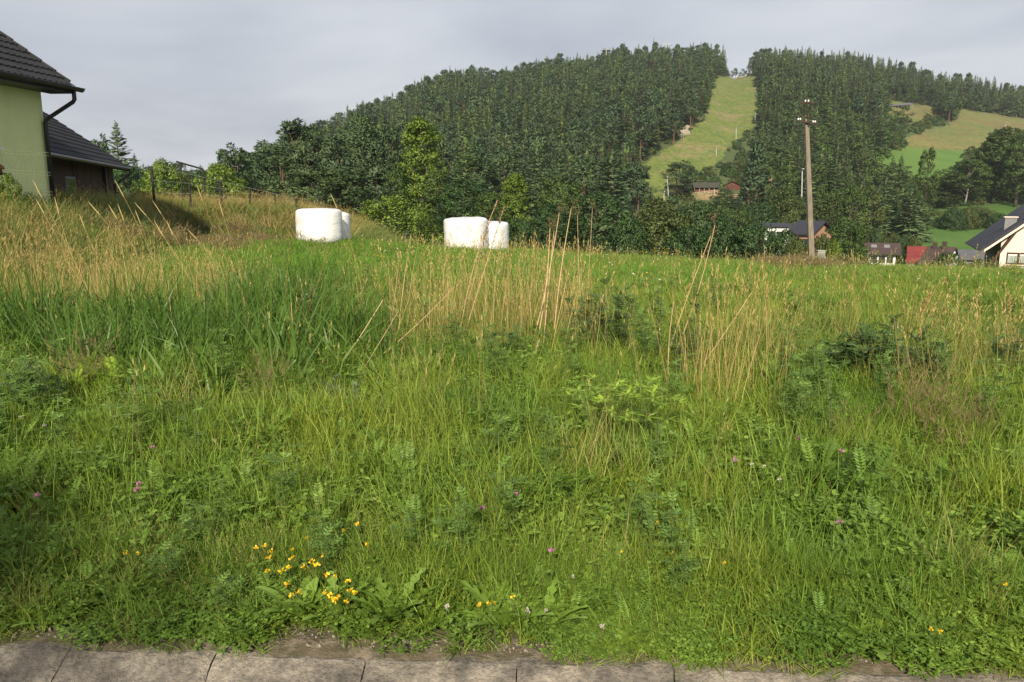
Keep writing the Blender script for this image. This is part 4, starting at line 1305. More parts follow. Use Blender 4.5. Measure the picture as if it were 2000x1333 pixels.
# the two spruces that overtop the skyline
for px, py, lab in ((1277, 74, 'tallest pointed spruce overtopping the skyline of the hill'), (1260, 86, 'second pointed spruce beside the tallest one on the skyline'), (1376, 82, 'highest tree of the clump left of the ski run top'), (1413, 95, 'last tall conifer of the clump beside the gap at the ski run top')):
    Yk = float(ridge_depth(np.array([(px - 1000) / FPX]))[0]) - 14
    p = pix(px, py, Yk); zb = gz(p.x, Yk)
    o = link('spruce_tree', FARP[0][0]); o.location = (p.x, Yk, zb - .3); s = (p.z - zb) / 18
    o.scale = (min(s, 1.25), min(s, 1.25), s); tag(o, lab, 'tree', 'skyline trees')
for k, (px, py) in enumerate(((1422, 133), (1429, 138), (1437, 132), (1444, 139), (1451, 134), (1458, 137), (1464, 128))):
    Yk = float(ridge_depth(np.array([(px - 1000) / FPX]))[0]) - 4
    p = pix(px, py, Yk); zb = gz(p.x, Yk)
    kk = (0, 5, 3, 1, 5, 2, 0)[k]
    o = link(FARP[kk][0].name.split('.')[0], FARP[kk][0]); o.location = (p.x, Yk, zb - .3); s = max(.2, (p.z - zb) / FARP[kk][1])
    o.scale = (s * 1.5, s * 1.5, s); tag(o, 'low %s in the gap above the ski run, %s from left' % (FN[kk], ORD[k]), 'tree', 'trees at the ski run top')
rest = ~solo
fprotos = [bpy.data.objects.new('forest_form', m) for m, h in FARP]
forest = scatter('forest', np.stack([fx, fy, fz - .3], -1)[rest], np.stack([0 * rz, 0 * rz, rz], -1)[rest], np.stack([wid, wid, hgt], -1)[rest], pick[rest], fprotos)
tag(forest, 'dense dark conifer forest covering the hill behind the single trees', 'forest')
# undergrowth along the forest edges
rng = np.random.default_rng(5)
n = 15000
bu = rng.uniform(-.62, .72, n); bd = rng.uniform(140, 800, n)
bxx, byy = bu * bd, bd
bz = far(bxx, byy); bpx, bpy_ = project(bxx, byy, bz)
ok = (bd < ridge_depth(bu) + 5) & ~((bd < 270) & (bpx > 1700))
for poly in (SKI, TAN, TAN2, GRN, LOW, CLR, CLR2, [(1352, 374), (1446, 360), (1446, 384), (1352, 386)]):
    ok &= ~in_poly(bpx, bpy_, poly)
sh_p = [bpy.data.objects.new('shrub_form', broad(230 + k, 3, 2.2, .02, 24, 36, .36, 'bush', .02, .32, limbs=3)[1].mesh('shrub_form', [(L_dec, L_oli, L_drk)[k]])) for k in range(3)]
bxx, byy, bz = bxx[ok], byy[ok], bz[ok]; n = len(bxx)
s = rng.uniform(.4, 1.2, n); rz = rng.uniform(0, 6.28, n)
und = scatter('undergrowth', np.stack([bxx, byy, bz - .2], -1), np.stack([0 * rz, 0 * rz, rz], -1), np.stack([s, s, s * rng.uniform(.7, 1.2, n)], -1), rng.integers(0, 3, n), sh_p)
tag(und, 'low leafy undergrowth on the hillside and in the valley', 'undergrowth')
print('forest', nf, 'solo', solo.sum())

# ------------------------------------------------------------------ wrapped bales
m_wrap = solid('white_bale_wrap', (.80, .80, .79), (.70, .70, .70), 3, .35, .9, 7, spec=.5, stretch=(1, 1, 3.5), c3=(.60, .58, .54), s3=2.2, c3lo=.56)
def bale(px, Y, label, seed, dia=1.34, h=1.18, sink=.0, tilt=0):
    p = pix(px, 450, Y)
    z0 = gz(p.x, Y)
    R0 = dia / 2; cr = .12
    prof = [(0, .0), (R0 * .7, .0), (R0 - cr * .6, .03), (R0 - .03, .15)]
    prof += [(R0 + .004 * math.sin(k * 1.9), .15 + (h - .32) * k / 9) for k in range(1, 10)]
    prof += [(R0 - cr + cr * math.cos(a), h - cr + cr * math.sin(a) * .95) for a in np.linspace(.25, 1.45, 6)] + [(R0 * .7, h + .012), (R0 * .35, h + .02), (0.0, h + .015)]
    ns = 44
    V, F = [], []
    for j, (r_, z) in enumerate(prof):
        for k in range(ns):
            a = 2 * math.pi * k / ns
            w = (vnoise(np.array(a * 3.), np.array(z * 1.2 + 5), seed).item() - .5) * .03 + (vnoise(np.array(a * 9.), np.array(z * .8), seed + 3).item() - .5) * .014
            rr = r_ * (1 + w * (1 if r_ > .1 else 0))
            V.append((rr * math.cos(a), rr * math.sin(a), z + (vnoise(np.array(a * 2), np.array(r_ * 6), seed + 7).item() - .5) * .03 * (z > h * .8)))
    for j in range(len(prof) - 1):
        for k in range(ns):
            F.append((j * ns + k, j * ns + (k + 1) % ns, (j + 1) * ns + (k + 1) % ns, (j + 1) * ns + k))
    mb = MB(); mb.add(V, F)
    o = mb.build('wrapped_bale', m_wrap, smooth=True)
    o.location = (p.x, Y, z0 - .02 - sink); o.rotation_euler = (tilt, tilt * .6, seed)
    return tag(o, label, 'bale', 'white wrapped bales')
bale(624, 24.0, 'large white wrapped bale in front of the left pair on the field', 3, 1.36, 1.05)
bale(650, 25.3, 'white wrapped bale half hidden behind the front bale of the left pair', 4, 1.10, 1.0)
bale(911, 26.0, 'higher white wrapped bale on the left of the right hand pair', 5, 1.42, 1.20, 0, .03)
bale(945, 26.9, 'lower white wrapped bale on the right of the right hand pair', 6, 1.66, 1.12)

# ------------------------------------------------------------------ fences
m_post = solid('dark_fence_post', (.022, .022, .02), (.03, .027, .022), 5, .8)
m_wire = solid('green_wire', (.13, .17, .09), (.10, .13, .07), 5, .5)
m_wire2 = solid('grey_wire', (.20, .23, .18), (.15, .17, .14), 5, .5)
fe = empty('wire_fence', (0, 0, 0), 0, 'wire fence with dark posts along the top of the grassy bank', 'fence')
posts = [(296, 326, 27), (368, 338, 27.4), (430, 352, 27.6), (487, 366, 27.8), (536, 377, 28.0), (578, 388, 28.2)]
tops = []
for px, py, Y in posts:
    p = pix(px, py, Y); zb = gz(p.x, Y)
    mb = MB(); mb.tube([(p.x, Y, zb - .3), (p.x, Y, p.z)], .042, 8); mb.build('post', m_post, fe)
    tops.append((Vector(p), zb))
for f in (.97, .72, .45):
    mb = MB()
    mb.tube([(p.x, p.y - .05, zb + (p.z - zb) * f) for p, zb in tops], .005, 4); mb.build('wire', m_wire2, fe)
fr = empty('metal_frame', pix(352, 318, 30.0), 0, 'dark metal bar frame standing above the wire fence by the bushes', 'frame')
o0 = Vector(pix(352, 318, 30.0)); e1 = Vector(pix(397, 331, 30.4)) - o0; e0 = Vector(pix(344, 316, 30.0)) - o0
gq = gz(o0.x, 30.0) - o0.z
mb = MB(); mb.tube([(0, 0, gq), (0, 0, 0)], .04, 6); mb.build('post', m_post, fr)
mb = MB(); mb.tube([e0, e1], .035, 6); mb.build('bar', m_post, fr)
mb = MB(); mb.tube([e1, e1 + Vector((0, 0, -.9))], .04, 6); mb.build('post', m_post, fr)
# welded mesh garden fence in front of the green wall
mf = empty('mesh_fence', (0, 0, 0), 0, 'green welded mesh garden fence in front of the green house wall', 'fence')
Yf_ = 17.0
pa, pb_ = pix(-150, 283, Yf_), pix(93, 297, Yf_)
gzf = gz((pa.x + pb_.x) / 2, Yf_)
for k in range(2):
    t = (0, .52)[k]
    p = pa.lerp(pb_, t)
    mb = MB(); mb.box((p.x - .018, Yf_ - .02, gzf - .3), (p.x + .018, Yf_ + .02, p.z + .03)); mb.build('post', m_wire, mf)
for k in range(2):
    q0, q1 = pa.lerp(pb_, (0, .52)[k]), pa.lerp(pb_, (.52, 1)[k])
    mb = MB()
    n = int((q1.x - q0.x) / .05)
    for i in range(1, n):
        p = q0.lerp(q1, i / n)
        mb.box((p.x - .0022, Yf_ - .0022, gzf - .1), (p.x + .0022, Yf_ + .0022, p.z))
    for hh in (.02, .08, .42, .48, .82, .88):
        a, b = q0 - Vector((0, 0, hh)), q1 - Vector((0, 0, hh))
        mb.prism([a + Vector((.04, -.003, -.003)), a + Vector((.04, .003, -.003)), a + Vector((.04, .003, .003)), a + Vector((.04, -.003, .003))], (b - a) * .985)
    mb.build('mesh_panel', m_wire, mf)
m_terra = solid('terracotta', (.30, .10, .05), (.22, .08, .045), 6, .8)
q = pix(2, 338, 18.0)
gt = empty('garden_ornament', q, 0, 'small terracotta mushroom ornament on a dark board behind the mesh fence', 'ornament')
mb = MB(); mb.box((-.35, -.1, -.05), (.16, .1, 0)); mb.tube([(-.1, 0, -1.2), (-.1, 0, 0)], .04, 6); mb.build('board', m_post, gt)
mb = MB(); mb.tube([(0, 0, 0), (0, 0, .07), (0, 0, .08), (0, 0, .14), (0, 0, .19)], [.03, .025, .085, .07, .01], 10); mb.build('cap', m_terra, gt, smooth=True)
for fo, bp in ((fe, (tops[2][0].x, 27.6, tops[2][1])), (mf, (pb_.x, Yf_, gzf))):   # their origins at their feet
    fo.location = bp
    for ch_ in fo.children: ch_.location = (-bp[0], -bp[1], -bp[2])
place('lightbush1', 14, 343, 16.4, 70, 'low yellow green clipped hedge bush in front of the mesh fence', base_off=.0)

# ------------------------------------------------------------------ grass forms
G_lush = leafm('lush_grass', (.28, .35, .038), (.185, .285, .032), .34, .5, c3=(.38, .42, .10), pscale=1.0, cnear=(.155, .265, .036), spec=.2)
G_field = leafm('field_grass', (.135, .28, .028), (.115, .25, .026), .32, .5, c3=(.18, .31, .05), pscale=.25, cnear=(.165, .26, .038), spec=.2)
G_reed = leafm('reed_grass', (.125, .225, .038), (.10, .195, .034), .32, .4, c3=(.18, .28, .06))
G_dry = leafm('dry_grass', (.42, .31, .11), (.34, .26, .09), .25, .6, c3=(.50, .39, .17))
G_drygreen = leafm('half_dry_grass', (.26, .25, .075), (.18, .20, .05), .25, .6, c3=(.42, .33, .14))
G_red = leafm('reddish_panicles', (.20, .145, .075), (.16, .135, .06), .2, .7)
G_herb = leafm('herb_leaves', (.155, .265, .04), (.21, .32, .045), .34, .5, c3=(.28, .37, .07), pscale=1.3, cnear=(.125, .225, .036))
G_mug = leafm('mugwort_leaves', (.085, .15, .042), (.07, .13, .038), .25, .5, c3=(.12, .18, .06))
G_tansy = leafm('fresh_leaves', (.27, .40, .04), (.24, .37, .038), .35, .45, c3=(.33, .45, .06))
G_dand = leafm('dandelion_leaves', (.19, .30, .040), (.16, .27, .038), .3, .4, c3=(.15, .23, .05))
G_straw = leafm('straw_stalk', (.50, .35, .19), (.42, .28, .15), .0, .6, c3=(.60, .45, .28))
G_stem = leafm('dark_stem', (.05, .045, .025), (.06, .06, .03), .0, .7)
G_gstem = leafm('green_stem', (.12, .16, .05), (.10, .15, .04), .1, .6)
G_yel = leafm('yellow_petal', (.70, .46, .015), (.74, .50, .02), .2, .5, c3=(.80, .55, .04))
G_pink = leafm('pink_petal', (.36, .14, .25), (.40, .2, .28), .2, .6)
G_whi = leafm('white_petal', (.70, .68, .60), (.62, .60, .50), .2, .6)

def blades(mb, n, rad, h0, h1, w, lean=.35, curl=.6, rng=None, m=0, seg=3, vlo=.1, vhi=.9, base_z=-.03, fan=0):
    """n tapering curved grass blades rooted in a disc"""
    a = rng.uniform(0, 6.283, n); r = rad * np.sqrt(rng.random(n))
    root = np.stack([r * np.cos(a), r * np.sin(a), np.full(n, base_z)], -1)
    az = rng.uniform(0, 6.283, n)
    if fan: az = a + rng.normal(0, .5, n)
    ln = rng.uniform(h0, h1, n)
    l0 = np.abs(rng.normal(0, lean, n)); cu = np.abs(rng.normal(curl, curl * .5, n))
    fa = rng.uniform(0, 6.283, n)
    ww = w * rng.uniform(.6, 1.3, n)
    side = np.stack([np.cos(fa), np.sin(fa), np.zeros(n)], -1)
    vv = rng.uniform(vlo, vhi, n)
    pts = [root]
    p = root.copy()
    for k in range(seg):
        th = l0 + cu * (k + .5) / seg
        d = np.stack([np.sin(th) * np.cos(az), np.sin(th) * np.sin(az), np.cos(th)], -1)
        p = p + d * (ln / seg)[:, None]
        pts.append(p.copy())
    V = []
    for k in range(seg):
        f = [1, .95, .7, .42][k] if seg <= 4 else 1 - k / seg
        V.append(pts[k] - side * (ww * f * .5)[:, None]); V.append(pts[k] + side * (ww * f * .5)[:, None])
    V.append(pts[seg])
    arr = np.stack(V, 1)           # n, 2seg+1, 3
    nv = 2 * seg + 1
    base = mb.n + np.arange(n) * nv
    F = []
    for k in range(seg - 1):
        F.append(np.stack([base + 2 * k, base + 2 * k + 1, base + 2 * k + 3, base + 2 * k + 2], -1))
    fl = np.concatenate(F).tolist()
    tl = np.stack([base + 2 * seg - 2, base + 2 * seg - 1, base + 2 * seg], -1).tolist()
    mb.V.append(arr.reshape(-1, 3)); mb.n += n * nv
    mb.F.extend(fl); mb.v.extend(np.tile(vv, seg - 1).tolist()); mb.m.extend([m] * len(fl))
    mb.F.extend(tl); mb.v.extend(vv.tolist()); mb.m.extend([m] * len(tl))
    return pts[seg], az, pts[seg] - pts[seg - 1]

def seedheads(mb, tips, dirs, ln, wd, k, rng, m=0, spread=.35, v=(.3, .9)):
    """feathery heads: k little cards around the end of each stem"""
    n = len(tips)
    dirs = unit(dirs)
    P, D, W, Lq, Wq = [], [], [], [], []
    for j in range(k):
        f = j / k
        P.append(tips - dirs * (ln * f))
        d = unit(dirs + rdirs(n, rng) * spread); D.append(d); W.append(unit(np.cross(d, rdirs(n, rng))))
        Lq.append(np.full(n, ln * .42) * rng.uniform(.6, 1.2, n)); Wq.append(np.full(n, wd) * rng.uniform(.6, 1.3, n))
    mb.quads(kites(np.concatenate(P), np.concatenate(D), np.concatenate(W), np.concatenate(Lq), np.concatenate(Wq)), rng.uniform(v[0], v[1], n * k), m)

def herb(mb, n, rad, size, hgt, rng, m=0, leaflets=3, v=(.15, .9)):
    """low leafy cover: stems topped by small leaf groups"""
    a = rng.uniform(0, 6.283, n); r = rad * np.sqrt(rng.random(n))
    c = np.stack([r * np.cos(a), r * np.sin(a), rng.uniform(.15, 1, n) * hgt], -1)
    for k in range(leaflets):
        t = a * 3 + k * 6.283 / leaflets + rng.normal(0, .25, n)
        d = unit(np.stack([np.cos(t), np.sin(t), rng.uniform(-.3, .5, n)], -1))
        w = unit(np.cross(d, np.array([0, 0, 1.0]) + rdirs(n, rng) * .35))
        s = size * rng.uniform(.6, 1.3, n)
        mb.quads(kites(c, d, w, s, s * .62), rng.uniform(v[0], v[1], n), m)

def pinnate(mb, root, d, up, L, pairs, lw, rng, m=0, ll=.28, v=.5):
    """one feathery leaf with paired leaflets"""
    root = np.asarray(root, float); d = np.asarray(d, float); d = d / np.linalg.norm(d)
    s = np.cross(d, up); s = s / (np.linalg.norm(s) + 1e-9); u = np.cross(s, d)
    P, D, W, Lq, Wq = [], [], [], [], []
    for k in range(pairs + 1):
        f = (k + .8) / (pairs + .9)
        p = root + d * L * f + u * (-.22 * L * f * f)
        sz = L * ll * (1.15 - abs(f - .5) * 1.1)
        for sg in ((-1, 1) if k < pairs else (0,)):
            dd = s * sg * .9 + d * .55 + u * rng.uniform(-.25, .15)
            dd = dd / np.linalg.norm(dd)
            P.append(p); D.append(dd); W.append(np.cross(dd, u + rng.normal(0, .2, 3))); Lq.append(sz); Wq.append(sz * lw)
    n = len(P)
    mb.quads(kites(np.array(P), np.array(D), unit(np.array(W)), Lq, Wq), np.clip(v + rng.normal(0, .12, n), 0, 1), m)
    mb.tube([root, root + d * L * .5 - u * .05 * L, root + d * L * .97 - u * .21 * L], [.0018, .0014, .0008], 3, m, v, False)

rg = np.random.default_rng(404)
FG = []      # foreground forms
def form(mats, fn):
    mb = MB(); fn(mb); FG.append(proto(mb, 'grass_form', mats)); return len(FG) - 1
def f_short(mb):
    blades(mb, 58, .13, .07, .19, .0042, .4, .7, rg); blades(mb, 9, .13, .06, .2, .0034, .6, .6, rg, 1)
def f_mid(mb):
    blades(mb, 62, .13, .14, .37, .0042, .17, .5, rg); blades(mb, 8, .13, .12, .34, .0032, .4, .5, rg, 1); herb(mb, 8, .13, .024, .14, rg)
def f_midb(mb):
    blades(mb, 40, .12, .12, .29, .0052, .3, .8, rg); herb(mb, 34, .14, .030, .15, rg, 1)
def f_tall(mb):
    blades(mb, 30, .12, .2, .42, .0042, .2, .5, rg)
    t, az, d = blades(mb, 5, .10, .55, .8, .0026, .10, .18, rg, 1, vlo=.2, vhi=.6); seedheads(mb, t, d, .09, .008, 7, rg, 1)
def f_herb(mb):
    herb(mb, 110, .15, .022, .13, rg); blades(mb, 22, .13, .12, .28, .0045, .3, .6, rg)
def f_herb2(mb):
    herb(mb, 60, .14, .032, .2, rg, 0, 3); blades(mb, 24, .13, .2, .34, .0045, .3, .6, rg)
def f_vetch(mb):
    for k in range(16):
        a = rg.uniform(0, 6.28); rr = rg.uniform(0, .1); e = rg.uniform(.3, 1.1)
        pinnate(mb, (rr * math.cos(a), rr * math.sin(a), rg.uniform(.02, .16)), (math.cos(a) * math.cos(e), math.sin(a) * math.cos(e), math.sin(e)), (0, 0, 1.), rg.uniform(.07, .12), 8, .38, rg, 0, .26, rg.uniform(.2, .8))
    blades(mb, 10, .12, .15, .3, .0045, .3, .6, rg)
def f_reed(mb): blades(mb, 20, .12, .38, .78, .019, .30, .5, rg, seg=4)
def f_reed2(mb): blades(mb, 18, .13, .3, .62, .022, .42, .6, rg, seg=4)
def f_dry(mb):
    t, az, d = blades(mb, 7, .12, .6, 1.05, .0034, .11, .16, rg, 0); seedheads(mb, t, d, .09, .006, 6, rg, 0, .3)
    blades(mb, 18, .12, .15, .4, .0046, .3, .6, rg, 1); blades(mb, 5, .12, .2, .55, .004, .5, .4, rg, 0)
def f_dry2(mb):
    t, az, d = blades(mb, 7, .12, .45, .85, .0030, .2, .3, rg, 0); seedheads(mb, t, d, .08, .007, 6, rg, 0, .4)
    blades(mb, 26, .13, .2, .45, .0046, .3, .6, rg, 1)
def f_red(mb):
    t, az, d = blades(mb, 20, .13, .28, .5, .0016, .2, .35, rg, 0); seedheads(mb, t, d, .10, .0035, 14, rg, 0, .8)
    blades(mb, 22, .12, .15, .3, .0045, .3, .6, rg, 1)
def f_sparse(mb): blades(mb, 12, .07, .04, .13, .0045, .5, .8, rg, fan=1)
def f_drytuft(mb):
    t, az, d = blades(mb, 26, .06, .14, .32, .0022, .22, .4, rg, 0); seedheads(mb, t, d, .03, .004, 4, rg, 0)
def f_tuft(mb): blades(mb, 60, .05, .14, .30, .0052, .55, .9, rg, fan=1)
iSH, iMID, iMIDB, iTALL = form([G_lush, G_drygreen], f_short), form([G_lush, G_drygreen], f_mid), form([G_lush, G_herb], f_midb), form([G_lush, G_drygreen], f_tall)
iMID2 = form([G_lush, G_drygreen], f_mid)
iHERB, iHERB2, iVET = form([G_herb], f_herb), form([G_herb], f_herb2), form([G_herb], f_vetch)
iRE, iRE2 = form([G_reed], f_reed), form([G_reed], f_reed2)
iDRY, iDRYB, iDRY2 = form([G_dry, G_lush], f_dry), form([G_dry, G_lush], f_dry), form([G_dry, G_drygreen], f_dry2)
iRED = form([G_red, G_lush], f_red)
iSP, iDT, iTU = form([G_lush], f_sparse), form([G_drygreen], f_drytuft), form([G_lush], f_tuft)
def f_weed(mb):
    for k in range(4):
        a = rg.uniform(0, 6.28); rr = rg.uniform(0, .11); h = rg.uniform(.22, .52)
        x0, y0 = rr * math.cos(a), rr * math.sin(a)
        mb.tube([(x0 * .5, y0 * .5, -.02), (x0, y0, h)], [.003, .0015], 4, 1, .5, False)
        for j in range(11):
            t = rg.uniform(.2, 1); a2 = j * 2.4 + rg.normal(0, .3); e = rg.uniform(.1, .9)
            pinnate(mb, (x0 * (.5 + t * .5), y0 * (.5 + t * .5), h * t), (math.cos(a2) * math.cos(e), math.sin(a2) * math.cos(e), math.sin(e)), (0, 0, 1.), rg.uniform(.045, .085), 3, .40, rg, 0, .42, rg.uniform(.2, .8))
    blades(mb, 30, .13, .12, .3, .0042, .2, .5, rg, 2)
iWEED = form([leafm('wild_herb_leaves', (.135, .23, .045), (.11, .20, .04), .3, .5, c3=(.18, .27, .06)), G_gstem, G_lush], f_weed)
iHALF = form([G_drygreen, G_lush], lambda mb: (blades(mb, 26, .12, .3, .62, .0040, .2, .4, rg, 0), blades(mb, 26, .12, .15, .35, .0048, .3, .6, rg, 1)))

def ell(px, py, cx, cyy, rx, ry):
    return np.exp(-(((px - cx) / rx) ** 2 + ((py - cyy) / ry) ** 2) * 1.1)

def sow(density, d0, d1, rng, margin=1.2):
    """random points on the field between two depths, inside what the camera may see plus a margin"""
    wmax = .70 * d1 + margin
    n = int(density * (d1 - d0) * 2 * wmax)
    x = rng.uniform(-wmax, wmax, n); y = rng.uniform(d0, d1, n)
    ok = np.abs(x) < .70 * y + margin
    return x[ok], y[ok]

def choose(weights, rng):
    w = np.maximum(np.stack(weights, -1), 0)
    c = np.cumsum(w, -1); r = rng.random(len(c))[:, None] * c[:, -1:]
    return (r > c).sum(-1)

# -- foreground, to 12 m
rng = np.random.default_rng(9)
x, y = sow(125, 2.3, 5.0, rng); x2, y2 = sow(52, 5.0, 8.5, rng); x3, y3 = sow(34, 8.5, 12.5, rng)
x4 = rng.uniform(-3.6, 3.6, 3600); y4 = kerb_y(x4) + .05 + .5 * rng.random(3600)
x, y = np.concatenate([x, x2, x3, x4]), np.concatenate([y, y2, y3, y4])
s = y - kerb_y(x)
bare = fbm(x * 2.2, y * 2.2, 15, 3)
ok = (s > .035) & (rng.random(len(x)) < np.where(s < .35, .8 + .9 * s + 1.4 * (.5 - bare), 1.0))
ok &= ~((s < .3) & (bare > .68)) | (rng.random(len(x)) < .45)
# a bare worn strip at the far left foot and small stony gaps
bpx, bpy_ = project(x, y, field(x, y))
ok &= rng.random(len(x)) > .9 * ell(bpx, bpy_, 890, 1245, 42, 40)
ok &= rng.random(len(x)) > .65 * ell(bpx, bpy_, 60, 1170, 190, 70)
ok &= rng.random(len(x)) > .6 * ell(bpx, bpy_, 330, 1210, 130, 40)
ok &= rng.random(len(x)) > .6 * ell(bpx, bpy_, 1440, 1190, 80, 25)
ROS = [(765, 1222), (842, 1232), (985, 1236), (1060, 1240), (915, 1195), (1150, 1205), (1230, 1190), (590, 1215), (660, 1215), (1625, 1268), (1708, 1272), (105, 1225), (240, 1190), (410, 1200), (1470, 1225)]
for a_, b_ in ROS:
    q = unproj(a_, b_)
    ok &= ((x - q.x) / .075) ** 2 + ((y - q.y + .06) / .09) ** 2 > 1
x, y, s = x[ok], y[ok], s[ok]
z = field(x, y)
px, py = project(x, y, z)
n1 = fbm(x * 1.1, y * 1.1, 25, 3); n2 = fbm(x * .8 + 9, y * .8, 26, 3)
edge = sm((.5 - s) / .5)
nearb = sm((5.2 - y) / 2.0)
dryL = ell(px, py, 110, 600, 270, 48) * 1.15 + ell(px, py, 420, 590, 140, 30) * .5
dryC = ell(px, py, 960, 668, 210, 42) * 1.7
dryR = ell(px, py, 1430, 775, 75, 42) * 1.8
dryC, dryL, dryR = [np.where(q_ < .35, q_ * .25, q_) for q_ in (dryC, dryL, dryR)]
dryRR = (ell(px, py, 1850, 715, 220, 50) * .8 + ell(px, py, 1560, 690, 150, 30) * .45) * sm((py - 625) / 40)
reed = ell(px, py, 360, 668, 300, 62) * 3.2 * (dryL < .55)
redp = ell(px, py, 500, 800, 75, 28) * 1.2 + ell(px, py, 790, 830, 70, 24) * .9 + ell(px, py, 1890, 860, 110, 40) * 1.3 + ell(px, py, 1720, 870, 90, 30) * .7 + ell(px, py, 180, 790, 60, 30) * .7
leafy = .12 + .42 * sm((n1 - .45) / .25)
W = [None] * len(FG)
zero = np.zeros(len(x))
for k in range(len(FG)): W[k] = zero
W[iSH] = .9 * nearb + .9 * edge
W[iMID] = .75 * (1 - leafy) * (1 - edge) + .1
W[iMID2] = .7 * (1 - leafy) * (1 - edge) + .1
W[iMIDB] = .6 * (1 - edge)
W[iTALL] = .12 * (1 - nearb) * (1 - leafy * .6)
W[iHERB] = .55 * leafy + .35 * nearb + .6 * edge
W[iHERB2] = .5 * leafy * (1 - edge)
W[iVET] = .4 * leafy + .12
W[iRE] = reed; W[iRE2] = reed * .8
W[iDRY] = (dryC * 1.0 + dryR * 1.3 + dryL * .5); W[iDRYB] = (dryC * .9 + dryL * .5) + dryR * 1.0
W[iDRY2] = dryL * .6 + dryC * .5 + dryRR * 1.0
W[iRED] = redp * .45
W[iSP] = 1.3 * edge; W[iDT] = .9 * edge * (px < 520) + ell(px, py, 330, 1120, 260, 60) * 1.1
W[iTU] = .5 * edge * (px > 500)
W[iHALF] = .5 * dryRR + .35 * dryC + .4 * dryL + .05 * sm((n2 - .55) / .1)
W[iWEED] = .45 * (ell(px, py, 1170, 725, 130, 45) * 1.3 + ell(px, py, 1700, 800, 150, 50) * 1.3 + ell(px, py, 650, 690, 130, 35) * 1.2 + ell(px, py, 1000, 735, 110, 28) + ell(px, py, 40, 870, 130, 60) * 1.1 + ell(px, py, 850, 1000, 170, 60) * .4 + ell(px, py, 1500, 850, 160, 40) * .6) + .03
pk = choose(W, rng)
n = len(x)
sc_ = rng.uniform(.75, 1.2, n) * (.5 + .5 * sm((s + .1) / 1.2)) * (.85 + .3 * n2)
sc_ = np.where(np.isin(pk, [iDRY, iDRYB]), rng.uniform(.72, 1.1, n), sc_)
wd_ = np.maximum(sc_, .8) * (1 + .25 * sm((y - 5) / 6))
rot = np.stack([rng.normal(0, .10, n), rng.normal(.03, .10, n), rng.uniform(0, 6.283, n)], -1)
is_dry = np.isin(pk, [iDRY, iDRYB, iDRY2, iRED])
def sub(name, m, label, cat):
    o = scatter(name, np.stack([x, y, z], -1)[m], rot[m], np.stack([wd_, wd_, sc_], -1)[m], pk[m], FG)
    return tag(o, label, cat)
sub('verge_grass', ~is_dry & ~np.isin(pk, [iRE, iRE2]), 'lush green wild grass and herbs filling the foreground verge', 'grass')
sub('reed_grass', np.isin(pk, [iRE, iRE2]), 'patch of dark green broad bladed grass at mid left', 'grass')
sub('dry_grass', is_dry, 'straw coloured tall dry grass stems with seed heads', 'grass')
n_fg = n

# -- the field beyond, 12 m to the far edge, and the dry bank on the left
MF = []
def mform(mats, fn):
    mb = MB(); fn(mb); MF.append(proto(mb, 'field_grass_form', mats)); return len(MF) - 1
jA = mform([G_field], lambda mb: blades(mb, 60, .26, .2, .42, .010, .25, .5, rg))
jB = mform([G_field], lambda mb: (blades(mb, 44, .26, .16, .36, .011, .3, .6, rg), herb(mb, 24, .26, .06, .24, rg)))
jC = mform([G_field, G_drygreen], lambda mb: (blades(mb, 50, .26, .2, .42, .010, .25, .5, rg), seedheads(mb, *(lambda r_: (r_[0], r_[2]))(blades(mb, 8, .25, .4, .62, .004, .12, .2, rg, 1)), .07, .012, 4, rg, 1)))
jD = mform([G_dry], lambda mb: (seedheads(mb, *(lambda r_: (r_[0], r_[2]))(blades(mb, 18, .24, .4, .75, .005, .2, .3, rg)), .09, .006, 5, rg), blades(mb, 40, .25, .2, .5, .009, .35, .6, rg)))
jE = mform([G_drygreen, G_dry], lambda mb: (seedheads(mb, *(lambda r_: (r_[0], r_[2]))(blades(mb, 9, .24, .35, .65, .005, .25, .35, rg, 1)), .08, .006, 4, rg, 1), blades(mb, 46, .25, .25, .55, .010, .4, .8, rg, 0)))
jF = mform([leafm('bank_grass', (.16, .225, .05), (.125, .185, .042), .25, .6, c3=(.25, .26, .09))], lambda mb: blades(mb, 60, .26, .25, .6, .010, .5, .9, rg))
jR = mform([G_red, G_field], lambda mb: (seedheads(mb, *(lambda r_: (r_[0], r_[2]))(blades(mb, 30, .25, .35, .6, .004, .18, .3, rg, 0)), .16, .012, 7, rg, 0, .6), blades(mb, 30, .25, .2, .35, .010, .3, .5, rg, 1)))
rng = np.random.default_rng(19)
x, y = sow(26, 12.0, 20.0, rng); x2, y2 = sow(15, 20.0, 30.0, rng, 2); x3, y3 = sow(10, 30.0, 43.5, rng, 3)
x, y = np.concatenate([x, x2, x3]), np.concatenate([y, y2, y3])
z = field(x, y); px, py = project(x, y, z)
A = sm((-(x + 5.2 + 0.22 * (y - 10))) / 3.0); B = sm((y - 24.8) / 1.5) * sm((-4.7 - x) / 1.8)
bankm = np.maximum(A, B)
goldm = ell(px, py, 470, 425, 190, 45) * 1.6 + ell(px, py, 640, 455, 70, 22) * .9 + ell(px, py, 60, 520, 260, 70) + ell(px, py, 220, 360, 160, 20) * .6
n2 = fbm(x * .25, y * .25, 33, 3)
brn_ = ell(px, py, 400, 475, 130, 16) * 1.0 + ell(px, py, 1470, 500, 60, 8) * 1.5 + ell(px, py, 1550, 530, 60, 8) * .9
edge_d = ell(px, py, 1720, 508, 120, 9)
Wt = [(1 - bankm) * (1.0 - .4 * n2), (1 - bankm) * .7, (1 - bankm) * (.05 + .25 * sm((n2 - .5) / .2)), bankm * goldm * .32 + edge_d * .3, bankm * (.12 + goldm * .32) + edge_d, bankm * (1.9 - np.minimum(goldm, .9) * .9), brn_ * 1.4]
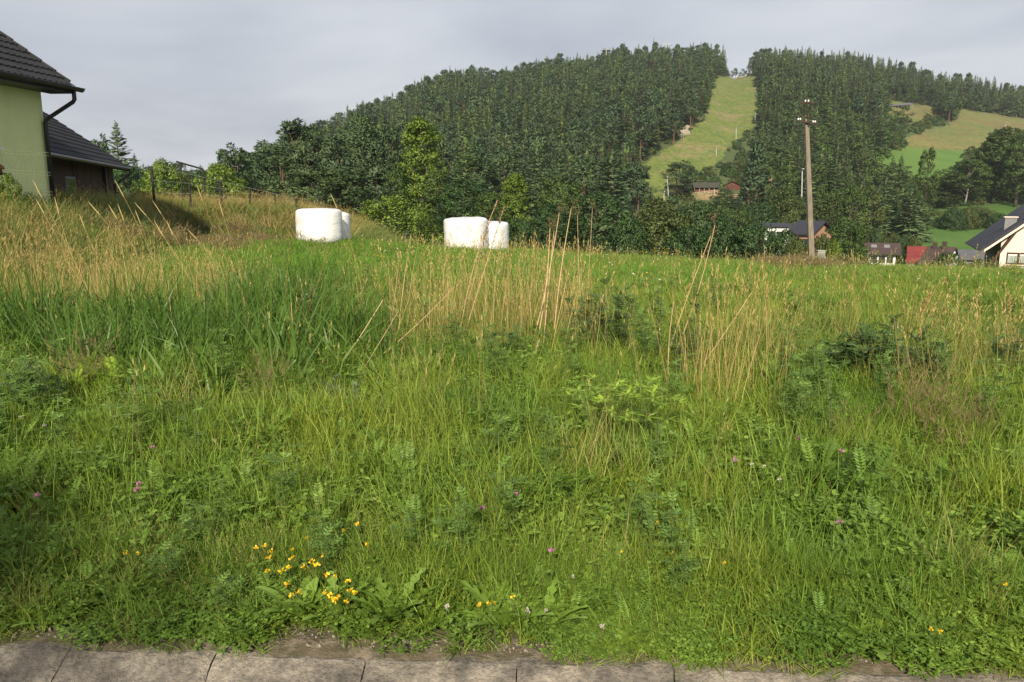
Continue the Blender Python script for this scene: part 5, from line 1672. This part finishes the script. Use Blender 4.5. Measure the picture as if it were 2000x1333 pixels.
pk = choose(Wt, rng)
n = len(x)
sc_ = rng.uniform(.7, 1.15, n) * np.where(bankm > .5, 1.0, .72)
wd_ = rng.uniform(.9, 1.3, n) * np.interp(y, [12, 20, 43], [.85, 1.1, 1.5])
rot = np.stack([rng.normal(0, .08, n), rng.normal(.02, .08, n), rng.uniform(0, 6.283, n)], -1)
wood_gap = np.ones(n, bool)
for bx0, by0 in [(o.location.x, o.location.y) for o in bpy.data.objects if o.name.startswith('wrapped_bale')]:
    wood_gap &= (x - bx0) ** 2 + (y - by0) ** 2 > .55 ** 2
wood_gap &= ~((x < gh.location.x + .3) & (y > 8) & (y < 21.5) & (x > gh.location.x - 9))
def sub2(name, m, label, cat):
    m = m & wood_gap
    tag(scatter(name, np.stack([x, y, z], -1)[m], rot[m], np.stack([wd_, wd_, sc_], -1)[m], pk[m], MF), label, cat)
sub2('field_grass', pk <= jC, 'bright green meadow grass across the middle of the field', 'grass')
sub2('bank_grass', pk > jC, 'dry golden and brownish grass on the bank at the left', 'grass')
print('grass', n_fg, n)

# little flowers in the far grass, uncountable
def f_dot(mat):
    mb = MB()
    d = rdirs(5, rg); d[:, 2] = np.abs(d[:, 2])
    mb.quads(kites(np.zeros((5, 3)) + [0, 0, .42], unit(d), unit(np.cross(d, rdirs(5, rg))), [.018] * 5, [.016] * 5), rg.uniform(.3, .9, 5))
    mb.tube([(0, 0, 0), (0, 0, .42)], .002, 3, 1, .5, False)
    return proto(mb, 'flower_form', [mat, G_gstem])
rng = np.random.default_rng(3)
x, y = sow(2.2, 9, 30, rng)
pxx, pyy = project(x, y, field(x, y))
dm = fbm(x * .5, y * .5, 44, 2) > .45
dm &= pxx > 620
x, y = x[dm], y[dm]; n = len(x)
fs = rng.uniform(.6, 1.0, n) * (1 + .02 * y)
o = scatter('field_flowers', np.stack([x, y, field(x, y)], -1), np.stack([rng.normal(0, .15, n), rng.normal(0, .15, n), rng.uniform(0, 6, n)], -1), np.stack([fs, fs, rng.uniform(.75, 1.15, n)], -1), (rng.random(n) < .45).astype(int), [f_dot(G_yel), f_dot(G_whi)])
tag(o, 'tiny yellow and white flowers sprinkled through the field grass', 'flowers')

# gravel and bits on the verge
m_stone = solid('pale_gravel', (.30, .26, .21), (.20, .175, .14), 60, .9)
def stone(seed):
    r_ = np.random.default_rng(seed)
    mb = MB()
    t = (1 + 5 ** .5) / 2
    v = unit(np.array([(-1, t, 0), (1, t, 0), (-1, -t, 0), (1, -t, 0), (0, -1, t), (0, 1, t), (0, -1, -t), (0, 1, -t), (t, 0, -1), (t, 0, 1), (-t, 0, -1), (-t, 0, 1)], float))
    v = v * r_.uniform(.7, 1.15, (12, 1)) * np.array([1, .8, .55]) * .5
    mb.add(v, [(0, 11, 5), (0, 5, 1), (0, 1, 7), (0, 7, 10), (0, 10, 11), (1, 5, 9), (5, 11, 4), (11, 10, 2), (10, 7, 6), (7, 1, 8), (3, 9, 4), (3, 4, 2), (3, 2, 6), (3, 6, 8), (3, 8, 9), (4, 9, 5), (2, 4, 11), (6, 2, 10), (8, 6, 7), (9, 8, 1)])
    return proto(mb, 'stone_form', [m_stone])
rng = np.random.default_rng(8)
n = 6000
x = rng.uniform(-4, 4, n); s = np.abs(rng.normal(0, .22, n)) + .03; y = kerb_y(x) + s
fs = .005 + .016 * rng.random(n) ** 4
o = scatter('gravel', np.stack([x, y, field(x, y) + fs * .1], -1), rng.uniform(0, 6, (n, 3)) * [.2, .2, 1], np.stack([fs, fs, fs], -1), rng.integers(0, 3, n), [stone(k) for k in range(3)])
tag(o, 'pale gravel and crumbs between the verge plants and the concrete', 'gravel')

# ------------------------------------------------------------------ single plants in the foreground
rp = np.random.default_rng(2024)
def stalk_part(root, tip, r0, r1, mat, par, org, bend=.04, name='stem', head=None, headm=None):
    root, tip = Vector(root), Vector(tip)
    d = tip - root
    side = d.cross(Vector((0, 1, 0))).normalized() * d.length * rp.uniform(-bend, bend)
    pts = [root + d * t + side * math.sin(t * 3.1) - Vector(org) for t in np.linspace(0, 1, 8)]
    mb = MB(); mb.tube(pts, list(np.linspace(r0, r1, 8)), 5, 0, rp.uniform(.3, .8), False)
    st = mb.build(name, mat, par, smooth=True)
    tp = pts[-1]; dd = np.array((pts[-1] - pts[-2]).normalized())
    if head == 'umbel':
        mb = MB()
        for k in range(rp.integers(6, 10)):
            q = dd * .9 + rp.normal(0, .55, 3); q = q / np.linalg.norm(q)
            e = np.array(tp) + q * rp.uniform(.04, .10)
            mb.tube([tp, Vector(e)], [.0014, .0010], 3, 0, .4, False)
            c = rp.normal(0, .012, (7, 3)) + e
            dv = rdirs(7, rp)
            mb.quads(kites(c, dv, unit(np.cross(dv, rdirs(7, rp))), [.014] * 7, [.009] * 7), rp.uniform(.1, .6, 7))
        mb.build('seed_head', headm, st)
    elif head == 'panicle':
        mb = MB()
        P0 = np.array([np.array(pts[-1]) * f + np.array(pts[-3]) * (1 - f) for f in rp.random(70)])
        dv = unit(dd + rp.normal(0, .6, (70, 3)))
        mb.quads(kites(P0, dv, unit(np.cross(dv, rdirs(70, rp))), rp.uniform(.02, .055, 70), rp.uniform(.004, .009, 70)), rp.uniform(.1, .8, 70))
        mb.build('seed_head', headm, st)
    elif head == 'spike':
        a, b = Vector(pts[-2]).lerp(pts[-1], .1), Vector(pts[-1])
        mb = MB(); mb.tube([a, a.lerp(b, .15), a.lerp(b, .6), b], [.0018, .0042, .004, .0012], 6, 0, .9)
        mb.build('seed_head', headm, st, smooth=True)
    return st

def dead_plant(stems, Y, label, group=None, r0=.0055, r1=.0028, mat=None, head='umbel', headm=None, name='dead_stalk', bend=.04):
    mat = mat or G_straw; headm = headm or G_red
    x0 = pix(stems[0][0], 650, Y).x
    org = Vector((x0, Y, gz(x0, Y) - .02))
    e = empty(name, org, 0, label, 'dry stalk', group)
    for pb0, pt, py, *h in stems:
        xr = pix(pb0, 650, Y).x
        root = (xr, Y + rp.uniform(-.05, .05), gz(xr, Y) - .02)
        stalk_part(root, pix(pt, py, Y + rp.uniform(-.1, .25)), r0, r1, mat, e, org, bend, 'stem', (h[0] if h else head), headm)
    return e
dead_plant([(1036, 1092, 418), (1046, 1074, 446), (1060, 1082, 452)], 7.2, 'three pale dead stalks standing close together right of the bales')
dead_plant([(1080, 1116, 406)], 7.3, 'single tall pale dead stalk just right of the three close ones')
dead_plant([(1142, 1157, 408), (1140, 1128, 420)], 7.8, 'thin dead stalk with dark dry umbel right of the tall pale stalks', r0=.004, r1=.002)
dead_plant([(1306, 1396, 440), (1296, 1388, 462)], 6.6, 'dead stalk leaning right towards the olive bush', r0=.005)
dead_plant([(1350, 1468, 572, None)], 6.2, 'bent straw stalk slanting far to the right', r0=.0045)
dead_plant([(896, 972, 392), (902, 985, 404), (888, 955, 432)], 7.6, 'brown dry dock stalk with wispy head in front of the right bales', head='panicle', mat=G_straw, r0=.0045)
dead_plant([(560, 566, 470, None), (575, 648, 470, None), (590, 700, 488, None), (580, 610, 540, None)], 7.0, 'spreading brown dead stems in front of the left bales', mat=leafm('brown_stem', (.26, .13, .06), (.22, .11, .05), 0, .7), r0=.0032, r1=.0016, bend=.09)
dead_plant([(588, 569, 592, None)], 6.0, 'short pale upright broken stem beside the reed patch', r0=.0042, r1=.003)
dead_plant([(640, 748, 586, None)], 6.1, 'straw stem leaning right near the reed patch', r0=.0034)
dead_plant([(690, 778, 608, None)], 6.1, 'shorter straw stem leaning right beside the longer one', r0=.003)
dead_plant([(690, 888, 560, None)], 6.3, 'long low straw stem slanting right under the dry grass', r0=.004)
dead_plant([(1785, 1822, 560, 'panicle'), (1792, 1815, 575, 'panicle'), (1780, 1806, 590, 'panicle')], 7.0, 'tall golden grass tuft above the right hand weeds', mat=G_dry, headm=G_dry, r0=.003, r1=.0015)
dead_plant([(1985, 1968, 566, 'panicle')], 7.0, 'single golden stalk at the far right edge', mat=G_dry, headm=G_dry, r0=.003)
dead_plant([(1330, 1338, 655, None), (1312, 1316, 590, None)], 5.8, 'two short pale stems among the dark weed stems', r0=.004)
dead_plant([(335, 328, 548, None)], 7.3, 'thin orange brown dead stem standing in the reed patch', r0=.004)
lean = [(69, 388), (107, 384), (64, 352), (171, 394), (211, 399), (230, 398), (262, 396), (264, 410), (297, 392), (301, 432), (326, 430), (155, 417), (224, 352), (384, 360), (428, 392), (365, 448), (645, 378), (900, 425)]
for k, (a, b) in enumerate(lean):
    Y = rp.uniform(7.6, 9.2) if a < 330 else rp.uniform(8.5, 10)
    lab = 'pale grass stalk leaning left over the dry bank, %s highest tip' % ORD[sorted(range(len(lean)), key=lambda i: lean[i][1]).index(k)]
    if a == 645: lab = 'pale grass stalk leaning left just above the left bales'
    if a == 900: lab = 'pale grass stalk leaning left before the right bales'
    dead_plant([(a + rp.uniform(95, 150) * (1 if a < 600 else .6), a, b)], Y, lab, 'leaning pale stalks', .0022, .0018, G_dry, 'spike', G_dry, 'grass_stalk', .07)

def weed(px, py_top, Y, label, nst=5, leaf=.085, spread=.16, mat=None, dark=True, name='mugwort_plant', dens=16, group=None, pairs=4, lw=.38):
    """branching weed: upright stems set with deeply cut leaves"""
    mat = mat or G_mug
    p = pix(px, py_top, Y); zb = gz(p.x, Y)
    H = p.z - zb
    e = empty(name, (p.x, Y, zb), 0, label, 'weed', group)
    for k in range(nst):
        a = rp.uniform(0, 6.283); r_ = spread * math.sqrt(rp.random())
        h = H * (1 if k == 0 else rp.uniform(.65, .97))
        top = Vector((r_ * math.cos(a) * 1.5, r_ * math.sin(a), h)) if k else Vector((0, 0, h))
        root = Vector((top.x * .35, top.y * .35, -.03))
        pts = [root.lerp(top, t) + Vector((rp.normal(0, .006), rp.normal(0, .006), 0)) for t in np.linspace(0, 1, 6)]
        mb = MB(); mb.tube(pts, list(np.linspace(.0042, .0018, 6)), 5, 0, .5, False)
        st = mb.build('stem', G_stem if dark else G_gstem, e, smooth=True)
        mb = MB()
        for j in range(dens):
            t = rp.uniform(.12, 1) ** .75
            q = np.array(root.lerp(top, t)); a2 = j * 2.4 + rp.normal(0, .4); el = rp.uniform(.1, .8) + (t > .9) * .5
            d = np.array([math.cos(a2) * math.cos(el), math.sin(a2) * math.cos(el), math.sin(el)])
            pinnate(mb, q, d, np.array([0, 0, 1.0]), leaf * rp.uniform(.7, 1.3) * (1.15 - .45 * t), pairs, lw, rp, 0, .42, rp.uniform(.2, .85))
        mb.build('leaves', mat, st)
    return e
weed(1182, 545, 7.0, 'dark leafy mugwort clump standing above the dry grass', 8, .11, .26, dens=20)
weed(1150, 578, 6.9, 'lower dark mugwort left of the tallest clump', 5, .10, .2)
weed(1210, 570, 7.1, 'dark mugwort right behind the tallest clump', 5, .10, .2)
weed(1288, 566, 6.4, 'slender dark stemmed weed right of the mugwort clump', 2, .06, .05, dens=26)
weed(1362, 545, 6.3, 'tallest slender dark stemmed weed before the leaning stalk', 2, .06, .04, dens=28)
weed(1320, 640, 5.9, 'short dark stemmed weed between the two slender ones', 3, .06, .08)
weed(1745, 622, 5.9, 'tall feathery dark weed in the right hand clump', 7, .13, .22, dens=18, pairs=6)
weed(1690, 655, 5.7, 'feathery dark weed at the middle of the right hand clump', 6, .13, .22, dens=16, pairs=6)
weed(1638, 668, 5.8, 'feathery dark weed at the left of the right hand clump', 5, .12, .2, dens=14, pairs=6)
weed(1792, 662, 5.8, 'feathery dark weed at the right of the right hand clump', 5, .12, .2, dens=14, pairs=6)
weed(1988, 640, 6.0, 'dark weed cut by the right edge of the picture', 5, .1, .18)
weed(60, 716, 5.0, 'dark bushy weed at the left edge in the shade', 8, .1, .26, dens=18)  # dark leaves stand in for shade on this weed and the next
weed(15, 730, 4.9, 'dark weed cut by the left edge of the picture', 7, .1, .24, dens=16)
weed(655, 735, 5.2, 'grey green upright weed under the leaning straw stems', 4, .07, .1, mat=leafm('grey_leaves', (.13, .19, .09), (.12, .17, .08), .2, .6), dark=False)
weed(1010, 640, 6.6, 'dark low weed under the pale dead stalks', 6, .09, .28)
weed(960, 655, 6.5, 'dark low weed left of the pale dead stalks', 5, .09, .24)
weed(590, 560, 7.4, 'dark leafy weed behind the spreading brown stems', 5, .09, .22)
weed(175, 712, 5.3, 'bright yellow green feathery weed left of centre', 6, .15, .14, mat=G_tansy, dark=False, name='feathery_plant', dens=11, pairs=9, lw=.28)
weed(150, 735, 5.2, 'lower bright feathery weed beside the taller one', 4, .14, .14, mat=G_tansy, dark=False, name='feathery_plant', dens=10, pairs=9, lw=.28)

def palm_plant(px, py, label, n=14):
    """bright plant with finger-like leaves"""
    c = unproj(px, py, .30)
    zb = gz(c.x, c.y)
    e = empty('lupin_plant', (c.x, c.y, zb), 0, label, 'leafy plant')
    for k in range(n):
        a = k * 2.4; r_ = .035 + .15 * math.sqrt(k / n)
        hub = Vector((r_ * math.cos(a) * 1.5, r_ * math.sin(a), rp.uniform(.28, .40)))
        mb = MB(); mb.tube([(0, 0, -.02), hub * .6 + Vector((0, 0, .02)), hub], [.002, .0016, .0012], 4, 1, .5, False)
        nl = 7
        for j in range(nl):
            t = (j - (nl - 1) / 2) * .62 + a + rp.normal(0, .1)
            d = np.array([[math.cos(t), math.sin(t), rp.uniform(-.15, .35)]]); d = unit(d)
            w = unit(np.cross(d, [[0, 0, 1.0]]))
            mb.quads(kites(np.array([hub]), d, w, [rp.uniform(.055, .085)], [.019]), [rp.uniform(.3, .95)], 0)
        mb.build('leaf', [G_tansy, G_gstem], e)
palm_plant(1185, 775, 'bright green finger leaved plant in the middle of the grass, left clump', 16)
palm_plant(1255, 800, 'bright green finger leaved plant in the middle of the grass, right clump', 13)
palm_plant(1205, 805, 'low bright finger leaved plant below the left clump', 9)

def rosette(px, py, label, n=13, L=.2, up=.5, lobed=True, mat=None, name='dandelion_plant', cat='dandelion', wid=None):
    wid = wid or L * .115
    c = unproj(px, py)
    e = empty(name, (c.x, c.y, c.z), rp.uniform(0, 6.28), label, cat)
    for k in range(n):
        a = k * 2.399; ln = L * 1.25 * rp.uniform(.65, 1.15); el = .35 + up * rp.uniform(.5, 1.3) + .2 * (k / n)
        m = 10
        V = []
        for j in range(m + 1):
            t = j / m
            th = el * (1 - t) + (el - 1.0) * t
            ctr = np.array([math.cos(a), math.sin(a), 0]) * ln * t * math.cos(el * .8) + np.array([0, 0, ln * (t * math.sin(el) - .38 * t * t)])
            ctr[2] = max(ctr[2], .004 + .004 * k % .02)
            wv = wid * (math.sin(min(1, t * 1.05 + .12) * math.pi * .86) ** .8) * (1.0 if not lobed else (.45 + .75 * ((j % 2))))
            if j == m: wv = .001
            s_ = np.array([-math.sin(a), math.cos(a), 0])
            V += [tuple(ctr - s_ * wv + [0, 0, .22 * wv]), tuple(ctr), tuple(ctr + s_ * wv + [0, 0, .22 * wv])]
        F = []
        for j in range(m):
            b = j * 3
            F += [(b, b + 1, b + 4, b + 3), (b + 1, b + 2, b + 5, b + 4)]
        mb = MB(); mb.add(V, F, rp.uniform(.25, .9))
        mb.build('leaf', mat or G_dand, e)
    return e
rosette(765, 1222, 'large dandelion rosette at the kerb left of the stony gap', 17, .24, .8)
rosette(842, 1232, 'small dandelion rosette on the edge of the stony gap', 9, .14, .5)
rosette(985, 1236, 'large dandelion rosette at the kerb right of the stony gap', 18, .22, .65)
rosette(1060, 1240, 'dandelion rosette joining the large one on its right', 13, .19, .6)
rosette(915, 1195, 'small feathery rosette behind the stony gap', 8, .12, .7)
rosette(1150, 1205, 'dandelion among the white clover near the kerb', 12, .2, .7)
rosette(1230, 1190, 'long leaved rosette right of the white clover', 12, .2, .8, False)
rosette(590, 1215, 'plantain rosette under the yellow flowers', 12, .2, .9, False, wid=.028)
rosette(660, 1215, 'dandelion rosette under the densest yellow flowers', 12, .2, .85)
rosette(1625, 1268, 'broad leaved bright rosette at the kerb, left of a pair', 13, .16, .6, True, wid=.03)
rosette(1708, 1272, 'broad leaved bright rosette at the kerb, right of a pair', 13, .16, .6, True, wid=.03)
rosette(105, 1225, 'small dark rosette in the shade at the left kerb', 9, .13, .4)
rosette(240, 1190, 'plantain rosette in the shaded left verge', 10, .15, .7, False)
rosette(410, 1200, 'dandelion rosette in the dim grass left of the yellow flowers', 11, .16, .6)
rosette(1470, 1225, 'small rosette between grass tufts right of centre', 9, .13, .5)

def flower(par, org, pos, mat, r_=.013, n=9, flat=.5, name='flower'):
    mb = MB()
    c = np.array(pos) - np.array(org)
    d = rdirs(n, rp); d[:, 2] = np.abs(d[:, 2]) * (1 - flat) + .15; d = unit(d)
    mb.quads(kites(np.tile(c, (n, 1)) + rp.normal(0, r_ * .35, (n, 3)), d, unit(np.cross(d, rdirs(n, rp))), rp.uniform(.7, 1.2, n) * r_, rp.uniform(.7, 1.1, n) * r_), rp.uniform(.3, .95, n), 0)
    mb.tube([(c[0] * .6, c[1] * .6, -.01), (c[0] * .9, c[1] * .9, c[2] * .6), tuple(c)], [.0016, .0013, .001], 4, 1, .5, False)
    return mb.build(name, [mat, G_gstem], par)
TF = [(517, 1069), (528, 1079), (523, 1090), (523, 1116), (570, 1074), (573, 1090), (550, 1117), (564, 1110), (593, 1108), (616, 1105), (627, 1088), (600, 1052), (654, 1040), (672, 1036), (699, 1025),
      (717, 1064), (638, 1123), (654, 1128), (679, 1135), (559, 1142), (569, 1164), (585, 1156), (634, 1158), (643, 1165), (654, 1173), (661, 1166), (676, 1176), (683, 1153), (692, 1159), (500, 1072), (608, 1098), (622, 1103)]
PC = [(525, 1120, 'yellow trefoil plant at the left of the flower patch'), (575, 1130, 'yellow trefoil plant in the middle of the flower patch'), (630, 1130, 'yellow trefoil plant right of the middle of the flower patch'),
      (660, 1205, 'yellow trefoil plant with the densest flowers near the kerb'), (690, 1070, 'yellow trefoil plant at the back right of the flower patch')]
owners = {}
for fx_, fy_ in TF:
    k = min(range(5), key=lambda i: (PC[i][0] - fx_) ** 2 + (PC[i][1] - 40 - fy_) ** 2)
    owners.setdefault(k, []).append((fx_, fy_))
for k, (a, b, lab) in enumerate(PC):
    c = unproj(a, b)
    e = empty('trefoil_plant', c, 0, lab, 'flower')
    mb = MB(); herb(mb, 90, .14, .018, .13, rp); mb.build('leaves', G_herb, e)
    for fx_, fy_ in owners.get(k, []):
        q = unproj(fx_, fy_, .17)
        flower(e, c, q, G_yel, rp.uniform(.008, .0125), 12)
for k, (a, b, lab) in enumerate([(936, 1180, 'yellow trefoil flower at the back of the stony gap, left of three'), (955, 1181, 'yellow trefoil flower at the back of the stony gap, middle of three'), (968, 1178, 'yellow trefoil flower at the back of the stony gap, right of three'), (1000, 1168, 'lone orange yellow flower right of the stony gap'),
        (1215, 1080, 'lone yellow flower in the grass right of centre, left one'), (1310, 1080, 'lone yellow flower in the grass right of centre, right one'), (1415, 1100, 'orange yellow flower in the fine grass'), (1962, 1143, 'yellow flowers at the dark right edge'),
        (1818, 1229, 'yellow flower near the right kerb, left of two'), (1838, 1235, 'yellow flower near the right kerb, right of two'), (1284, 1021, 'small yellow flower in the middle grass'), (243, 1082, 'yellow flower in the dim left grass, left of two'), (268, 1082, 'yellow flower in the dim left grass, right of two')]):
    q = unproj(a, b, .16); c = Vector((q.x, q.y + .01, gz(q.x, q.y)))
    e = empty('buttercup', c, 0, lab, 'flower'); flower(e, c, q, G_yel, .009, 10)
def clover(px, py, label, mat, hgt, group=None, r_=.012, nm='clover_flower'):
    q = unproj(px, py, hgt); c = Vector((q.x, q.y + .015, gz(q.x, q.y)))
    e = empty(nm, c, 0, label, 'flower', group)
    flower(e, c, q, mat, r_, 16, 0, 'flower_head')
    mb = MB(); herb(mb, 5, .03, .02, hgt * .7, rp); mb.build('leaves', G_herb, e)
for a, b, lab in ((72, 970, 'large pink clover head in the left grass'), (271, 945, 'upper of two pink clover heads left of centre'), (268, 957, 'lower of two pink clover heads left of centre'), (297, 876, 'faded pink clover head in the middle left grass'),
                  (1010, 966, 'pink clover head in the centre of the grass'), (943, 992, 'dull pink clover head left of the central one'), (1643, 883, 'pink clover head right of centre'), (1435, 900, 'faded pink clover in the right middle grass'),
                  (1561, 857, 'pale pink clover below the right dry grass'), (1078, 1077, 'small pink clover in the lower centre'), (1267, 810, 'pink clover beside the bright finger leaved plant'), (1638, 1020, 'small reddish clover in the right grass')):
    clover(a, b, lab, G_pink, .26)
for a, b, lab in ((1118, 1128, 'white clover head among the leafy patch by the kerb, rear one'), (1030, 1195, 'white clover head by the right dandelion'), (1066, 1194, 'white clover head right of the dandelion'), (1468, 908, 'left of three pale clover heads in the right grass'),
                  (1492, 912, 'middle of three pale clover heads in the right grass'), (1524, 938, 'right of three pale clover heads in the right grass'), (1175, 1225, 'whitish clover head near the kerb'), (872, 1186, 'white flower on the stony gap'), (40, 815, 'upper pale seed head at the dark left edge'), (86, 832, 'right pale seed head at the dark left edge')):
    clover(a, b, lab, leafm('dull_white_petal', (.42, .40, .33), (.36, .34, .27), .2, .6), .14 if b > 1000 else .3, None, .009)

# ------------------------------------------------------------------ unseen roadside trees assumed behind the camera, added to shade the verge's two ends
def shade_tree(x, y, s, lab, key):
    tm, cm, H = PRO[key]
    e = empty('broadleaf_tree', (x, y, -.1), 1.0, lab, 'tree'); e.scale = (s[0], s[0], s[1])
    link('trunk', tm, e); link('crown', cm, e)
shade_tree(-3.9, -6.4, (.40, .46), 'unseen roadside tree added to shade the left end of the verge', 'tree0')
shade_tree(2.0, -6.6, (.26, .48), 'smaller unseen roadside tree added to shade the right end of the verge', 'tree1')

# ------------------------------------------------------------------ thin summer haze over the valley
m, nt, n_, l_, out = nodes_of('haze')
pv = n_.new('ShaderNodeVolumePrincipled')
pv.inputs['Color'].default_value = (.80, .86, .95, 1)
pv.inputs['Density'].default_value = 0.00010
pv.inputs['Anisotropy'].default_value = 0.0
l_.new(pv.outputs[0], out.inputs['Volume'])
mb = MB(); mb.box((-1300, -120, -70), (1300, 1150, 150))
hz = mb.build('haze', m)
tag(hz, 'thin pale summer haze over field and hill', 'haze', kind='stuff')
